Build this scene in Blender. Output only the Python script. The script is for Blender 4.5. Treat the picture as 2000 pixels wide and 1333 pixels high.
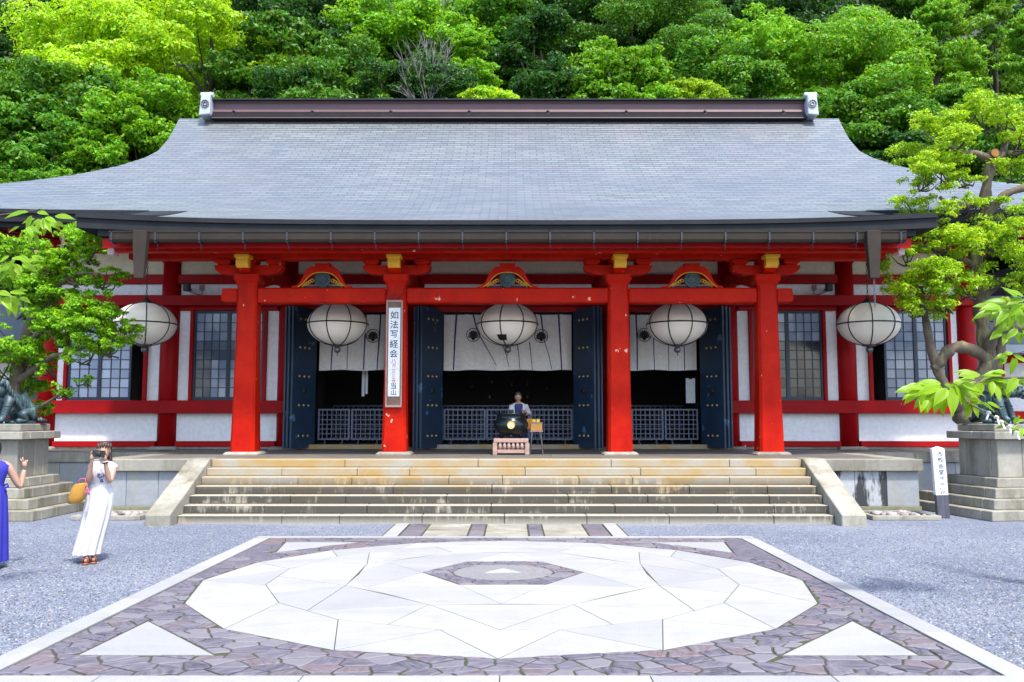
import bpy, bmesh, math, random
import numpy as np
from mathutils import Vector, Matrix, Euler
R = math.radians
rnd = random.Random(7)
for o in list(bpy.data.objects): bpy.data.objects.remove(o)
SC = bpy.context.scene
COL = SC.collection
# ---------------------------------------------------------------- camera
cam_d = bpy.data.cameras.new('camera'); cam = bpy.data.objects.new('camera', cam_d); COL.objects.link(cam)
cam_d.sensor_width = 36; cam_d.lens = 30.6; cam_d.clip_end = 2000; cam_d.clip_start = .05
cam.location = (.11, 0, 1.9); cam.rotation_euler = (R(90 + 5.126), 0, 0)
SC.camera = cam
# ---------------------------------------------------------------- sky, sun, exposure
SUN_EL = 61; SUN_AZ = 152          # azimuth clockwise from +Y: behind the camera, to the right
w = bpy.data.worlds.new('World'); SC.world = w; w.use_nodes = True
nt = w.node_tree; nt.nodes.clear()
sky = nt.nodes.new('ShaderNodeTexSky'); sky.sky_type = 'NISHITA'; sky.sun_disc = False
sky.sun_elevation = R(SUN_EL); sky.sun_rotation = R(SUN_AZ); sky.air_density = 1.0; sky.dust_density = 2.0; sky.ozone_density = 1.0
bg = nt.nodes.new('ShaderNodeBackground'); bg.inputs[1].default_value = .15
wo = nt.nodes.new('ShaderNodeOutputWorld')
nt.links.new(sky.outputs[0], bg.inputs[0]); nt.links.new(bg.outputs[0], wo.inputs[0])
sl = bpy.data.lights.new('sun', 'SUN'); sl.energy = 2.0; sl.angle = R(5); sl.color = (1, .955, .88)
sun = bpy.data.objects.new('sun', sl); COL.objects.link(sun)
sd = Vector((math.sin(R(SUN_AZ)) * math.cos(R(SUN_EL)), math.cos(R(SUN_AZ)) * math.cos(R(SUN_EL)), math.sin(R(SUN_EL))))
sun.rotation_euler = (-sd).to_track_quat('-Z', 'Y').to_euler(); sun.location = sd * 80
SC.view_settings.view_transform = 'Standard'; SC.view_settings.look = 'None'
SC.view_settings.exposure = 1.9; SC.view_settings.gamma = 1
SC.cycles.use_denoising = True
SC.cycles.max_bounces = 8; SC.cycles.diffuse_bounces = 5; SC.cycles.transparent_max_bounces = 4
# ---------------------------------------------------------------- helpers
ORG = {}
def org(o): return ORG.get(o.name, Vector((0, 0, 0))) if o else Vector((0, 0, 0))
def tag(o, label=None, cat=None, group=None, kind=None):
    if label: o['label'] = label
    if cat: o['category'] = cat
    if group: o['group'] = group
    if kind: o['kind'] = kind
    return o
def thing(name, label, cat, loc=(0, 0, 0), group=None):
    o = bpy.data.objects.new(name, None); COL.objects.link(o); o.location = loc; o.empty_display_size = .2
    ORG[o.name] = Vector(loc)
    return tag(o, label, cat, group)
def link(name, me, mat, parent=None, origin=None, smooth=False):
    o = bpy.data.objects.new(name, me); COL.objects.link(o)
    if mat is not None and len(me.materials) == 0: me.materials.append(mat)
    g = Vector(origin) if origin is not None else org(parent)
    ORG[o.name] = g
    if parent is not None: o.parent = parent
    o.location = g - org(parent)
    if smooth and len(me.polygons): me.polygons.foreach_set('use_smooth', [True] * len(me.polygons))
    return o
class B:
    def __init__(s): s.v = []; s.f = []; s.uv = None
    def add(s, vs, fs):
        n = len(s.v); s.v += [tuple(p) for p in vs]; s.f += [tuple(i + n for i in f) for f in fs]; return s
    def box(s, x0, x1, y0, y1, z0, z1):
        return s.add([(x0,y0,z0),(x1,y0,z0),(x1,y1,z0),(x0,y1,z0),(x0,y0,z1),(x1,y0,z1),(x1,y1,z1),(x0,y1,z1)],
                     [(0,3,2,1),(4,5,6,7),(0,1,5,4),(1,2,6,5),(2,3,7,6),(3,0,4,7)])
    def prism(s, pts, axis, a, b):
        n = len(pts)
        def q(p, t): return {'y': (p[0], t, p[1]), 'z': (p[0], p[1], t), 'x': (t, p[0], p[1])}[axis]
        return s.add([q(p, a) for p in pts] + [q(p, b) for p in pts],
                     [tuple(range(n))[::-1], tuple(range(n, 2*n))] + [(i, (i+1) % n, n + (i+1) % n, n + i) for i in range(n)])
    def loft(s, rings, cap=True, closed=True):
        n = len(rings[0]); vs = [p for r in rings for p in r]; fs = []
        m = n if closed else n - 1
        for k in range(len(rings) - 1):
            fs += [(k*n + i, k*n + (i+1) % n, (k+1)*n + (i+1) % n, (k+1)*n + i) for i in range(m)]
        if cap and closed: fs += [tuple(range(n))[::-1], tuple(range((len(rings)-1)*n, len(rings)*n))]
        return s.add(vs, fs)
    def lathe(s, prof, n=16, c=(0, 0, 0), cap=True):
        return s.loft([[(c[0] + r*math.cos(2*math.pi*i/n), c[1] + r*math.sin(2*math.pi*i/n), c[2] + z) for i in range(n)] for r, z in prof], cap)
    def tube(s, pts, rad, n=8, cap=True):
        pts = [Vector(p) for p in pts]; rad = rad if hasattr(rad, '__len__') else [rad]*len(pts)
        rings = []; u = None
        for i, p in enumerate(pts):
            t = (pts[min(i+1, len(pts)-1)] - pts[max(i-1, 0)]).normalized()
            if u is None: u = t.orthogonal().normalized()
            else:
                u = (u - t*u.dot(t)); u = u.normalized() if u.length > 1e-6 else t.orthogonal().normalized()
            v = t.cross(u)
            rings.append([p + (u*math.cos(2*math.pi*k/n) + v*math.sin(2*math.pi*k/n))*rad[i] for k in range(n)])
        return s.loft(rings, cap)
    def ball(s, c, r, n=10, m=6):
        r = r if hasattr(r, '__len__') else (r, r, r)
        rings = []
        for j in range(m + 1):
            a = -math.pi/2 + math.pi*(j + .02*(j == 0) - .02*(j == m))/m
            rings.append([(c[0]+r[0]*math.cos(a)*math.cos(2*math.pi*i/n), c[1]+r[1]*math.cos(a)*math.sin(2*math.pi*i/n), c[2]+r[2]*math.sin(a)) for i in range(n)])
        return s.loft(rings)
    def mesh(s, name, off=(0, 0, 0), bevel=0, seg=1, recalc=True):
        me = bpy.data.meshes.new(name)
        ox, oy, oz = off
        me.from_pydata([(x-ox, y-oy, z-oz) for x, y, z in s.v], [], s.f)
        if recalc or bevel:
            bm = bmesh.new(); bm.from_mesh(me)
            if recalc: bmesh.ops.recalc_face_normals(bm, faces=bm.faces)
            if bevel: bmesh.ops.bevel(bm, geom=[e for e in bm.edges], offset=bevel, segments=seg, affect='EDGES', profile=.6, clamp_overlap=True)
            bm.to_mesh(me); bm.free()
        return me
    def obj(s, name, mat, parent=None, origin=None, smooth=False, bevel=0, seg=1, recalc=True):
        g = Vector(origin) if origin is not None else org(parent)
        me = s.mesh(name, g, bevel, seg, recalc)
        return link(name, me, mat, parent, g, smooth)
def inst(src, loc, parent=None, name=None, rot=None, scale=None):
    """a copy of one mesh object at a world position, sharing its mesh"""
    o = src.copy(); COL.objects.link(o)
    if name: o.name = name
    for k in list(o.keys()): del o[k]
    o.parent = parent; o.location = Vector(loc) - org(parent); ORG[o.name] = Vector(loc)
    if rot is not None: o.rotation_euler = rot
    if scale is not None: o.scale = scale
    return o
def copy_tree(o, loc, rotz=None, parent=None, mirror=False):
    c = o.copy(); COL.objects.link(c); c.parent = parent
    if parent is None:
        c.location = loc; ORG[c.name] = Vector(loc)
        if rotz is not None: c.rotation_euler.z = rotz
        if mirror: c.scale.x = -c.scale.x
    for ch in list(o.children): copy_tree(ch, None, None, c)
    return c
def mirror_x(o):
    return o
# ---------------------------------------------------------------- materials
def N(nt, t, props=None, **ins):
    n = nt.nodes.new(t)
    for k, v in (props or {}).items(): setattr(n, k, v)
    for k, v in ins.items():
        s = n.inputs[int(k[1:])] if k[0] == 'i' and k[1:].isdigit() else n.inputs[k.replace('_', ' ')]
        if isinstance(v, bpy.types.NodeSocket): nt.links.new(v, s)
        elif isinstance(v, tuple) and len(v) == 3 and s.type == 'RGBA': s.default_value = v + (1,)
        else: s.default_value = v
    return n
def math_(nt, op, a, b=0., clamp=False): return N(nt, 'ShaderNodeMath', {'operation': op, 'use_clamp': clamp}, i0=a, i1=b).outputs[0]
def mixc(nt, f, a, b, mode='MIX'):
    n = N(nt, 'ShaderNodeMix', {'data_type': 'RGBA', 'blend_type': mode, 'clamp_factor': True})
    for i, v in ((0, f), (6, a), (7, b)):
        if isinstance(v, bpy.types.NodeSocket): nt.links.new(v, n.inputs[i])
        else: n.inputs[i].default_value = (v + (1,) if isinstance(v, tuple) and len(v) == 3 else v)
    return n.outputs[2]
def ramp(nt, f, lo, hi): return N(nt, 'ShaderNodeMapRange', {'clamp': True}, Value=f, From_Min=lo, From_Max=hi).outputs[0]
def newmat(name):
    m = bpy.data.materials.new(name); m.use_nodes = True; nt = m.node_tree; nt.nodes.clear()
    out = N(nt, 'ShaderNodeOutputMaterial'); return m, nt, out
def noise(nt, vec, scale, detail=5, rough=.6): return N(nt, 'ShaderNodeTexNoise', None, Vector=vec, Scale=scale, Detail=detail, Roughness=rough).outputs[0]
def pos(nt, stretch=(1, 1, 1)):
    g = N(nt, 'ShaderNodeNewGeometry').outputs['Position']
    return N(nt, 'ShaderNodeVectorMath', {'operation': 'MULTIPLY'}, i0=g, i1=stretch).outputs[0]
def objpos(nt, stretch=(1, 1, 1)):
    g = N(nt, 'ShaderNodeTexCoord').outputs['Object']
    return N(nt, 'ShaderNodeVectorMath', {'operation': 'MULTIPLY'}, i0=g, i1=stretch).outputs[0]
def mat(name, c1, c2=None, rough=.6, scale=3., bump=.0, bscale=None, metal=0., spec=.5, stretch=(1, 1, 1), rand=0., var=.12, local=False,
        chips=None, stain=None, coat=0.):
    m, nt, out = newmat(name)
    v = objpos(nt, stretch) if local else pos(nt, stretch)
    c2 = c2 or tuple(x*(1-var*2) for x in c1)
    n1 = noise(nt, v, scale, 6, .65)
    col = mixc(nt, ramp(nt, n1, .32, .68), c1, c2)
    fine = noise(nt, v, scale*9, 4, .7)
    col = mixc(nt, 1., col, N(nt, 'ShaderNodeCombineColor', None, Red=ramp(nt, fine, -1.2, .9), Green=ramp(nt, fine, -1.2, .9), Blue=ramp(nt, fine, -1.2, .9)).outputs[0], 'MULTIPLY')
    if stain:      # dirt streaks with a shape of their own: (colour, scale, lo, hi)
        sc, ss, lo, hi = stain
        sn = noise(nt, pos(nt, (1, 1, .25)), ss, 5, .7)
        col = mixc(nt, ramp(nt, sn, lo, hi), col, sc)
    rg = rough
    if chips:      # flaked paint: (colour, scale, lo)
        cc, cs, lo = chips
        cn = noise(nt, pos(nt, (1, 1, .8)), cs, 3, .55)
        k = ramp(nt, cn, lo, lo + .012)
        col = mixc(nt, k, col, cc)
    if rand:
        r = N(nt, 'ShaderNodeObjectInfo').outputs['Random']
        hs = N(nt, 'ShaderNodeHueSaturation', None, Color=col, Value=N(nt, 'ShaderNodeMapRange', None, Value=r, To_Min=1-rand, To_Max=1+rand).outputs[0])
        col = hs.outputs[0]
    p = N(nt, 'ShaderNodeBsdfPrincipled', None, Base_Color=col, Roughness=rg, Metallic=metal)
    p.inputs['Specular IOR Level'].default_value = spec
    if coat: p.inputs['Coat Weight'].default_value = coat; p.inputs['Coat Roughness'].default_value = .15
    rv = math_(nt, 'ADD', ramp(nt, fine, .2, .8), 0.)
    rr = N(nt, 'ShaderNodeMapRange', None, Value=rv, To_Min=max(.02, rough-.1), To_Max=min(1, rough+.12)).outputs[0]
    nt.links.new(rr, p.inputs['Roughness'])
    if bump:
        b = N(nt, 'ShaderNodeBump', None, Strength=min(1, bump), Distance=.02, Height=noise(nt, v, bscale or scale*12, 5, .7))
        nt.links.new(b.outputs[0], p.inputs['Normal'])
    nt.links.new(p.outputs[0], out.inputs[0])
    return m
MT = {}
MT['verm'] = mat('vermilion paint', (.54, .015, .001), (.39, .005, .001), rough=.5, scale=.9, bump=.1, spec=.1, stain=((.20, .004, .002), 1.7, .53, .8), chips=((.62, .34, .24), 5.5, .70))
MT['red'] = mat('red paint', (.385, .0025, .005), (.28, .0015, .0035), rough=.5, scale=1.1, bump=.06, spec=.14, chips=((.75, .5, .42), 7, .765))
MT['plaster'] = mat('white plaster', (.87, .872, .90), (.84, .842, .87), rough=.85, scale=.9, bump=.04, stain=((.76, .76, .80), 1.6, .72, .95))
MT['cream'] = mat('cream plaster', (.72, .66, .52), (.64, .57, .43), rough=.85, scale=1.2)
MT['pink'] = mat('pale pink board', (.82, .60, .60), (.74, .5, .5), rough=.6, scale=1)
MT['granite'] = mat('pale granite', (.31, .295, .248), (.22, .208, .172), rough=.8, scale=1.1, bump=.3, bscale=60, rand=.14, stain=((.10, .09, .05), 1.9, .47, .72))
MT['granite_slab'] = mat('blue grey granite', (.31, .33, .35), (.24, .26, .28), rough=.75, scale=1.4, bump=.2, bscale=60, rand=.06, stain=((.24, .22, .11), 1.3, .48, .72))
MT['darkstone'] = mat('mossy stone', (.22, .22, .14), (.12, .13, .08), rough=.9, scale=2.5, bump=.3)
MT['floor'] = mat('porch floor stone', (.15, .135, .115), (.10, .09, .08), rough=.6, scale=.8, bump=.1, rand=.08)
MT['navy'] = mat('navy lacquer', (.013, .038, .082), (.009, .026, .056), rough=.42, scale=2, bump=.03, chips=((.06, .13, .22), 3.2, .665))
MT['navyframe'] = mat('navy window frame', (.012, .028, .065), (.009, .02, .045), rough=.45)
MT['gate'] = mat('blue grey gate iron', (.10, .125, .20), (.07, .09, .15), rough=.45)
MT['brass'] = mat('brass', (.75, .55, .16), (.6, .42, .1), rough=.3, metal=.9)
MT['goldpaint'] = mat('gold paint', (.85, .50, .03), (.75, .40, .02), rough=.35, metal=.15)
MT['darksteel'] = mat('dark bracket steel', (.018, .022, .035), rough=.6)
MT['copper'] = mat('brown copper gutter', (.042, .033, .025), (.03, .024, .019), rough=.65, metal=.0, spec=.15, scale=1.5, stain=((.075, .072, .07), 3, .64, .88))
MT['eave'] = mat('dark eave copper', (.028, .031, .035), (.02, .022, .025), rough=.75, metal=.0, spec=.1, scale=2)
MT['ridge'] = mat('ridge brown', (.105, .05, .06), (.07, .036, .045), rough=.5, scale=1.3, stretch=(.3, 1, 6))
MT['ridgeend'] = mat('ridge end', (.42, .46, .54), (.34, .38, .45), rough=.5)
MT['black'] = mat('black iron', (.012, .012, .014), rough=.5)
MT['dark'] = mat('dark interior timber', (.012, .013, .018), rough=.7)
MT['wood'] = mat('weathered wood', (.42, .27, .22), (.30, .19, .16), rough=.7, scale=2, stretch=(1, 1, 6), bump=.15)
MT['orangewood'] = mat('varnished wood', (.62, .30, .06), (.5, .22, .04), rough=.45, scale=3)
MT['paper'] = mat('white paper', (.80, .82, .84), (.76, .78, .81), rough=.8, scale=1)
MT['ink'] = mat('ink', (.01, .01, .012), rough=.7)
MT['redink'] = mat('red ink', (.65, .02, .06), rough=.7)
MT['greyink'] = mat('faded ink', (.28, .28, .30), rough=.7)
MT['bronze'] = mat('patinated bronze', (.055, .10, .105), (.025, .045, .055), rough=.5, scale=4, metal=.35, bump=.1, stain=((.16, .27, .25), 5, .58, .8))
MT['cauldron'] = mat('black green bronze', (.014, .025, .03), (.01, .017, .02), rough=.25, metal=.5)
MT['steel'] = mat('grey steel', (.2, .2, .21), rough=.4, metal=.7)
MT['cloth'] = mat('noren cloth', (.84, .825, .81), (.77, .755, .74), rough=.9, scale=1.6)
MT['purple'] = mat('purple cord', (.05, .03, .16), rough=.8)
MT['crest'] = mat('dark crest', (.02, .012, .02), rough=.8)
# special materials -------------------------------------------------------------
def gravel_mat():
    m, nt, out = newmat('blue grey gravel'); v = pos(nt)
    vo = N(nt, 'ShaderNodeTexVoronoi', None, Vector=v, Scale=48.)
    vf = N(nt, 'ShaderNodeTexVoronoi', None, Vector=v, Scale=85.)
    big = noise(nt, v, .35, 4, .6); mid = noise(nt, v, 3.2, 5, .6)
    sep = N(nt, 'ShaderNodeSeparateColor', None, Color=vo.outputs['Color']).outputs
    sep2 = N(nt, 'ShaderNodeSeparateColor', None, Color=vf.outputs['Color']).outputs
    col = mixc(nt, sep[0], (.05, .063, .10), (.165, .185, .235))
    col = mixc(nt, math_(nt, 'MULTIPLY', sep2[1], .55), col, (.10, .12, .175))
    col = mixc(nt, ramp(nt, sep[2], .95, .97), col, (.33, .34, .36))
    col = mixc(nt, ramp(nt, sep2[0], .9, .94), col, (.035, .04, .055))
    col = mixc(nt, math_(nt, 'MULTIPLY', ramp(nt, big, .45, .68), .55), col, (.21, .225, .26))
    col = mixc(nt, math_(nt, 'MULTIPLY', ramp(nt, mid, .6, .8), .45), col, (.09, .10, .14))
    cl = noise(nt, v, 17., 8, .85); cl2 = noise(nt, v, 55., 3, .8)
    col = mixc(nt, math_(nt, 'MULTIPLY', ramp(nt, cl, .5, .66), .7), col, (.20, .217, .255))
    col = mixc(nt, math_(nt, 'MULTIPLY', ramp(nt, cl, .46, .33), .75), col, (.035, .043, .065))
    col = mixc(nt, math_(nt, 'MULTIPLY', ramp(nt, cl2, .62, .74), .6), col, (.26, .275, .305))
    p = N(nt, 'ShaderNodeBsdfPrincipled', None, Base_Color=col, Roughness=.85)
    h = math_(nt, 'ADD', vo.outputs['Distance'], math_(nt, 'MULTIPLY', vf.outputs['Distance'], .5))
    b = N(nt, 'ShaderNodeBump', {'invert': True}, Strength=.9, Distance=.012, Height=h)
    nt.links.new(b.outputs[0], p.inputs['Normal']); nt.links.new(p.outputs[0], out.inputs[0]); return m
def flag_mat():
    m, nt, out = newmat('purple flagstone')
    oi = N(nt, 'ShaderNodeObjectInfo').outputs['Random']
    r2 = N(nt, 'ShaderNodeMath', {'operation': 'FRACT'}, i0=math_(nt, 'MULTIPLY', oi, 17.3)).outputs[0]
    off = N(nt, 'ShaderNodeVectorMath', {'operation': 'ADD'}, i0=pos(nt), i1=N(nt, 'ShaderNodeCombineXYZ', None, X=math_(nt, 'MULTIPLY', oi, 40.), Y=math_(nt, 'MULTIPLY', r2, 30.)).outputs[0]).outputs[0]
    col = mixc(nt, oi, (.028, .025, .042), (.075, .069, .09))
    col = mixc(nt, ramp(nt, r2, .78, .9), col, (.095, .062, .062))
    col = mixc(nt, ramp(nt, r2, .28, .12), col, (.13, .122, .135))
    ang = N(nt, 'ShaderNodeVectorRotate', {'rotation_type': 'Z_AXIS'}, Vector=off, Angle=math_(nt, 'MULTIPLY', oi, 6.28)).outputs[0]
    st = N(nt, 'ShaderNodeVectorMath', {'operation': 'MULTIPLY'}, i0=ang, i1=(3., 11., 3.)).outputs[0]
    gr = noise(nt, st, 1.6, 6, .7)
    col = mixc(nt, ramp(nt, gr, .36, .7), col, (.145, .133, .155))
    col = mixc(nt, math_(nt, 'MULTIPLY', ramp(nt, noise(nt, off, 5., 4), .62, .75), .6), col, (.12, .10, .14))
    p = N(nt, 'ShaderNodeBsdfPrincipled', None, Base_Color=col, Roughness=.62)
    b = N(nt, 'ShaderNodeBump', None, Strength=.8, Distance=.02, Height=gr)
    nt.links.new(b.outputs[0], p.inputs['Normal']); nt.links.new(p.outputs[0], out.inputs[0]); return m
def slab_mat():
    m, nt, out = newmat('white granite paving'); v = pos(nt)
    oi = N(nt, 'ShaderNodeObjectInfo').outputs['Random']
    big = noise(nt, v, 1.1, 5); sp = noise(nt, v, 75., 2, .8)
    st = noise(nt, pos(nt, (.8, 4.5, 1)), .8, 5)
    col = mixc(nt, oi, (.235, .235, .23), (.292, .287, .275))
    col = mixc(nt, math_(nt, 'MULTIPLY', ramp(nt, big, .48, .75), .5), col, (.175, .18, .19))
    col = mixc(nt, math_(nt, 'MULTIPLY', ramp(nt, st, .5, .7), .35), col, (.18, .186, .197))
    col = mixc(nt, math_(nt, 'MULTIPLY', ramp(nt, sp, .55, .72), .7), col, (.10, .105, .112))
    col = mixc(nt, math_(nt, 'MULTIPLY', ramp(nt, noise(nt, v, 4.5, 7, .75), .55, .75), .35), col, (.15, .145, .13))
    p = N(nt, 'ShaderNodeBsdfPrincipled', None, Base_Color=col, Roughness=.7)
    b = N(nt, 'ShaderNodeBump', None, Strength=.35, Distance=.01, Height=sp)
    nt.links.new(b.outputs[0], p.inputs['Normal']); nt.links.new(p.outputs[0], out.inputs[0]); return m
def step_mat():
    m, nt, out = newmat('stained step stone'); v = pos(nt)
    g = N(nt, 'ShaderNodeNewGeometry'); z = N(nt, 'ShaderNodeSeparateXYZ', None, i0=g.outputs['Position']).outputs[2]
    nz = N(nt, 'ShaderNodeSeparateXYZ', None, i0=g.outputs['Normal']).outputs[2]
    oi = N(nt, 'ShaderNodeObjectInfo').outputs['Random']
    col = mixc(nt, noise(nt, v, 30., 4, .8), (.185, .172, .138), (.325, .30, .245))
    oc = math_(nt, 'MULTIPLY', ramp(nt, noise(nt, v, 1.7, 5), .36, .62), math_(nt, 'MULTIPLY', ramp(nt, z, .25, .7), ramp(nt, oi, -.5, .7)))
    col = mixc(nt, oc, col, (.27, .18, .062))
    streak = noise(nt, pos(nt, (7., 1., .8)), 1.3, 5, .75); area = noise(nt, pos(nt, (1, 0, 2.5)), .9, 4)
    dk = math_(nt, 'MULTIPLY', ramp(nt, math_(nt, 'ADD', streak, math_(nt, 'MULTIPLY', area, .9)), .71, .90), ramp(nt, z, .80, .55))
    dk = math_(nt, 'MULTIPLY', dk, ramp(nt, nz, .6, .2))
    dk = math_(nt, 'MULTIPLY', dk, ramp(nt, z, .0, .14))
    col = mixc(nt, math_(nt, 'MULTIPLY', dk, .88), col, (.017, .015, .011))
    p = N(nt, 'ShaderNodeBsdfPrincipled', None, Base_Color=col, Roughness=.82)
    b = N(nt, 'ShaderNodeBump', None, Strength=.35, Distance=.012, Height=noise(nt, v, 55., 4, .8))
    nt.links.new(b.outputs[0], p.inputs['Normal']); nt.links.new(p.outputs[0], out.inputs[0]); return m
MT['gravel'] = gravel_mat(); MT['flag'] = flag_mat(); MT['slab'] = slab_mat(); MT['step'] = step_mat()
MT['mortar'] = mat('mossy mortar', (.05, .036, .024), (.035, .055, .006), rough=.95, scale=3.5, bump=.2)
MT['pebble'] = mat('river pebble', (.30, .25, .22), (.18, .17, .18), rough=.7, scale=5, rand=.5)
MT['grit'] = mat('grey grit', (.24, .23, .23), (.15, .15, .155), rough=.9, scale=25, bump=.6, bscale=90)
MT['water_stain'] = mat('black stained granite slab', (.40, .42, .44), (.31, .33, .35), rough=.75, scale=1.4, bump=.2, bscale=60, stain=((.02, .022, .025), 1.7, .41, .47))
# ---------------------------------------------------------------- ground
def sheet(name, x0, x1, y0, y1, z, m, n=1):
    b = B(); b.add([(x0, y0, z), (x1, y0, z), (x1, y1, z), (x0, y1, z)], [(0, 1, 2, 3)])
    return b.obj(name, m, recalc=False)
tag(sheet('ground', -300, 300, -60, 400, 0, MT['gravel']), kind='structure')
def hill(x, y):
    t = max(0, y - 38.5 + .012*x*x*0 )
    return -.3 + .72*t + 1.2*math.sin(x*.21 + 1)*min(1, t/8) + .8*math.sin(x*.43 + y*.3)*min(1, t/8) + .006*min(x*x, 900)*min(1, t/20)
b = B(); nx, ny = 60, 34
for j in range(ny + 1):
    for i in range(nx + 1):
        x = -120 + 240*i/nx; y = 37 + 110*j/ny; b.v.append((x, y, hill(x, y)))
b.f = [(j*(nx+1)+i, j*(nx+1)+i+1, (j+1)*(nx+1)+i+1, (j+1)*(nx+1)+i) for j in range(ny) for i in range(nx)]
MT['forestfloor'] = mat('forest floor', (.035, .05, .018), (.02, .028, .012), rough=.95, scale=.5, bump=.8, bscale=3)
tag(b.obj('hillside', MT['forestfloor'], recalc=False, smooth=True), kind='structure')
# ---------------------------------------------------------------- polygons
def clip(poly, p, n):
    """keep the side where (q-p).n <= 0"""
    out = []
    for i, a in enumerate(poly):
        c = poly[(i+1) % len(poly)]
        da = (a[0]-p[0])*n[0] + (a[1]-p[1])*n[1]; dc = (c[0]-p[0])*n[0] + (c[1]-p[1])*n[1]
        if da <= 0: out.append(a)
        if (da < 0 < dc) or (dc < 0 < da):
            t = da/(da-dc); out.append((a[0]+(c[0]-a[0])*t, a[1]+(c[1]-a[1])*t))
    return out
def area(p): return .5*sum(p[i][0]*p[(i+1) % len(p)][1] - p[(i+1) % len(p)][0]*p[i][1] for i in range(len(p)))
def cen(p): return (sum(q[0] for q in p)/len(p), sum(q[1] for q in p)/len(p))
def ccw(p): return p if area(p) > 0 else p[::-1]
def inset(poly, d):
    poly = ccw(poly); r = list(poly)
    for i, a in enumerate(poly):
        c = poly[(i+1) % len(poly)]; L = math.hypot(c[0]-a[0], c[1]-a[1])
        if L < 1e-6: continue
        n = ((c[1]-a[1])/L, -(c[0]-a[0])/L)
        r = clip(r, (a[0]-n[0]*d, a[1]-n[1]*d), n)
        if len(r) < 3: return []
    return r
def outside(poly, hole, gap=.0):
    """the part of a convex cell beyond the most separating edge of a convex hole"""
    hole = ccw(hole); c = cen(poly); best = None
    for i, a in enumerate(hole):
        q = hole[(i+1) % len(hole)]; L = math.hypot(q[0]-a[0], q[1]-a[1]); n = ((q[1]-a[1])/L, -(q[0]-a[0])/L)
        d = max((v[0]-a[0])*n[0] + (v[1]-a[1])*n[1] for v in poly)*.3 + (c[0]-a[0])*n[0] + (c[1]-a[1])*n[1]
        if best is None or d > best[0]: best = (d, a, n)
    _, a, n = best
    return clip(poly, (a[0]+n[0]*gap, a[1]+n[1]*gap), (-n[0], -n[1]))
def voronoi(seeds, bound, sx=1.):
    cells = []
    S = np.array(seeds)
    for i, s in enumerate(seeds):
        d = ((S[:, 0]-s[0])/sx)**2 + (S[:, 1]-s[1])**2
        poly = list(bound)
        for j in np.argsort(d)[1:22]:
            q = seeds[j]
            # bisector in the stretched metric
            n = ((q[0]-s[0])/sx**2, q[1]-s[1]); mid = ((q[0]+s[0])/2, (q[1]+s[1])/2)
            poly = clip(poly, mid, n)
            if len(poly) < 3: break
        cells.append(poly)
    return cells
def stone_mesh(poly, z0, z1, rough=.008, tilt=.006, bev=.008):
    poly = ccw(poly); pts = []
    for i, a in enumerate(poly):
        c = poly[(i+1) % len(poly)]; L = math.hypot(c[0]-a[0], c[1]-a[1])
        if L < .02: continue
        pts.append(a)
        k = 2 if L > .16 else 1
        for t in range(1, k+1):
            f = t/(k+1) ; e = rnd.uniform(-1, .6)*rough*min(1, L/.15)
            n = ((c[1]-a[1])/L, -(c[0]-a[0])/L)
            pts.append((a[0]+(c[0]-a[0])*f + n[0]*e, a[1]+(c[1]-a[1])*f + n[1]*e))
    if len(pts) < 3: return None
    g = cen(pts); tx, ty = rnd.uniform(-tilt, tilt), rnd.uniform(-tilt, tilt)
    b = B()
    up = [((p[0]-g[0]), (p[1]-g[1])) for p in pts]
    k = 1 - bev*2.5/max(.05, math.sqrt(abs(area(pts))))
    b.loft([[(p[0], p[1], z0) for p in up], [(p[0], p[1], z1 - bev*.7 + p[0]*tx + p[1]*ty) for p in up], [(p[0]*k, p[1]*k, z1 + p[0]*tx + p[1]*ty) for p in up]])
    b.f = [f for f in b.f if f != tuple(range(len(up)))[::-1]]
    return b, g
# ---------------------------------------------------------------- plaza
PX, PY0, PY1 = 3.96, 6.28, 14.2
plaza = sheet('plaza', -PX + .02, PX - .02, PY0 + .02, PY1 - .02, .012, MT['mortar']); tag(plaza, kind='structure')
def flat(name, poly, parent, m, z0=.0122, z1=.0148, gap=.0045, bevel=.0006):
    p = inset(poly, gap)
    if len(p) < 3: return None
    g = cen(p); b = B(); b.prism(ccw(p), 'z', z0, z1)
    return b.obj(name, m, parent, origin=(g[0], g[1], 0), bevel=bevel)
IN = .235
for s in (-1, 1):                      # border stones
    ys = [PY0 + IN, 7.9, 9.35, 10.9, 12.4, PY1 - IN]
    for a, c in zip(ys, ys[1:]):
        flat('border_stone', [(s*PX, a), (s*(PX-IN), a), (s*(PX-IN), c), (s*PX, c)], plaza, MT['slab'], z1=.028)
for (ya, yb) in ((PY0, PY0+IN+.06), (PY1-.17, PY1)):
    xs = [-PX, -2.9, -1.42, .02, 1.12, 2.45, PX]
    for a, c in zip(xs, xs[1:]): flat('border_stone', [(a, ya), (c, ya), (c, yb), (a, yb)], plaza, MT['slab'], z1=.0285)
def ring(n, cx, cy, rx, ry, a0): return [(cx + rx*math.cos(a0 + 2*math.pi*i/n), cy + ry*math.sin(a0 + 2*math.pi*i/n)) for i in range(n)]
A = ring(16, 0, 10.43, 3.52, 3.36, -math.pi/2)
Bq = ring(16, 0, 10.69, 2.76, 2.72, -math.pi/2 + math.pi/16)
mid = lambda p, q: ((p[0]+q[0])/2, (p[1]+q[1])/2)
for i in range(16):
    j = (i+1) % 16
    flat('slab', [A[i], A[j], Bq[i]], plaza, MT['slab'])
    flat('slab', [Bq[i], A[j], Bq[j]], plaza, MT['slab'])
D = [mid(Bq[2*k-1], Bq[2*k]) for k in range(8)]
Cc = ring(8, 0, 10.85, 1.93, 1.9, -math.pi/2 + math.pi/8)
CR, CY = 1.755, 10.85
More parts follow.
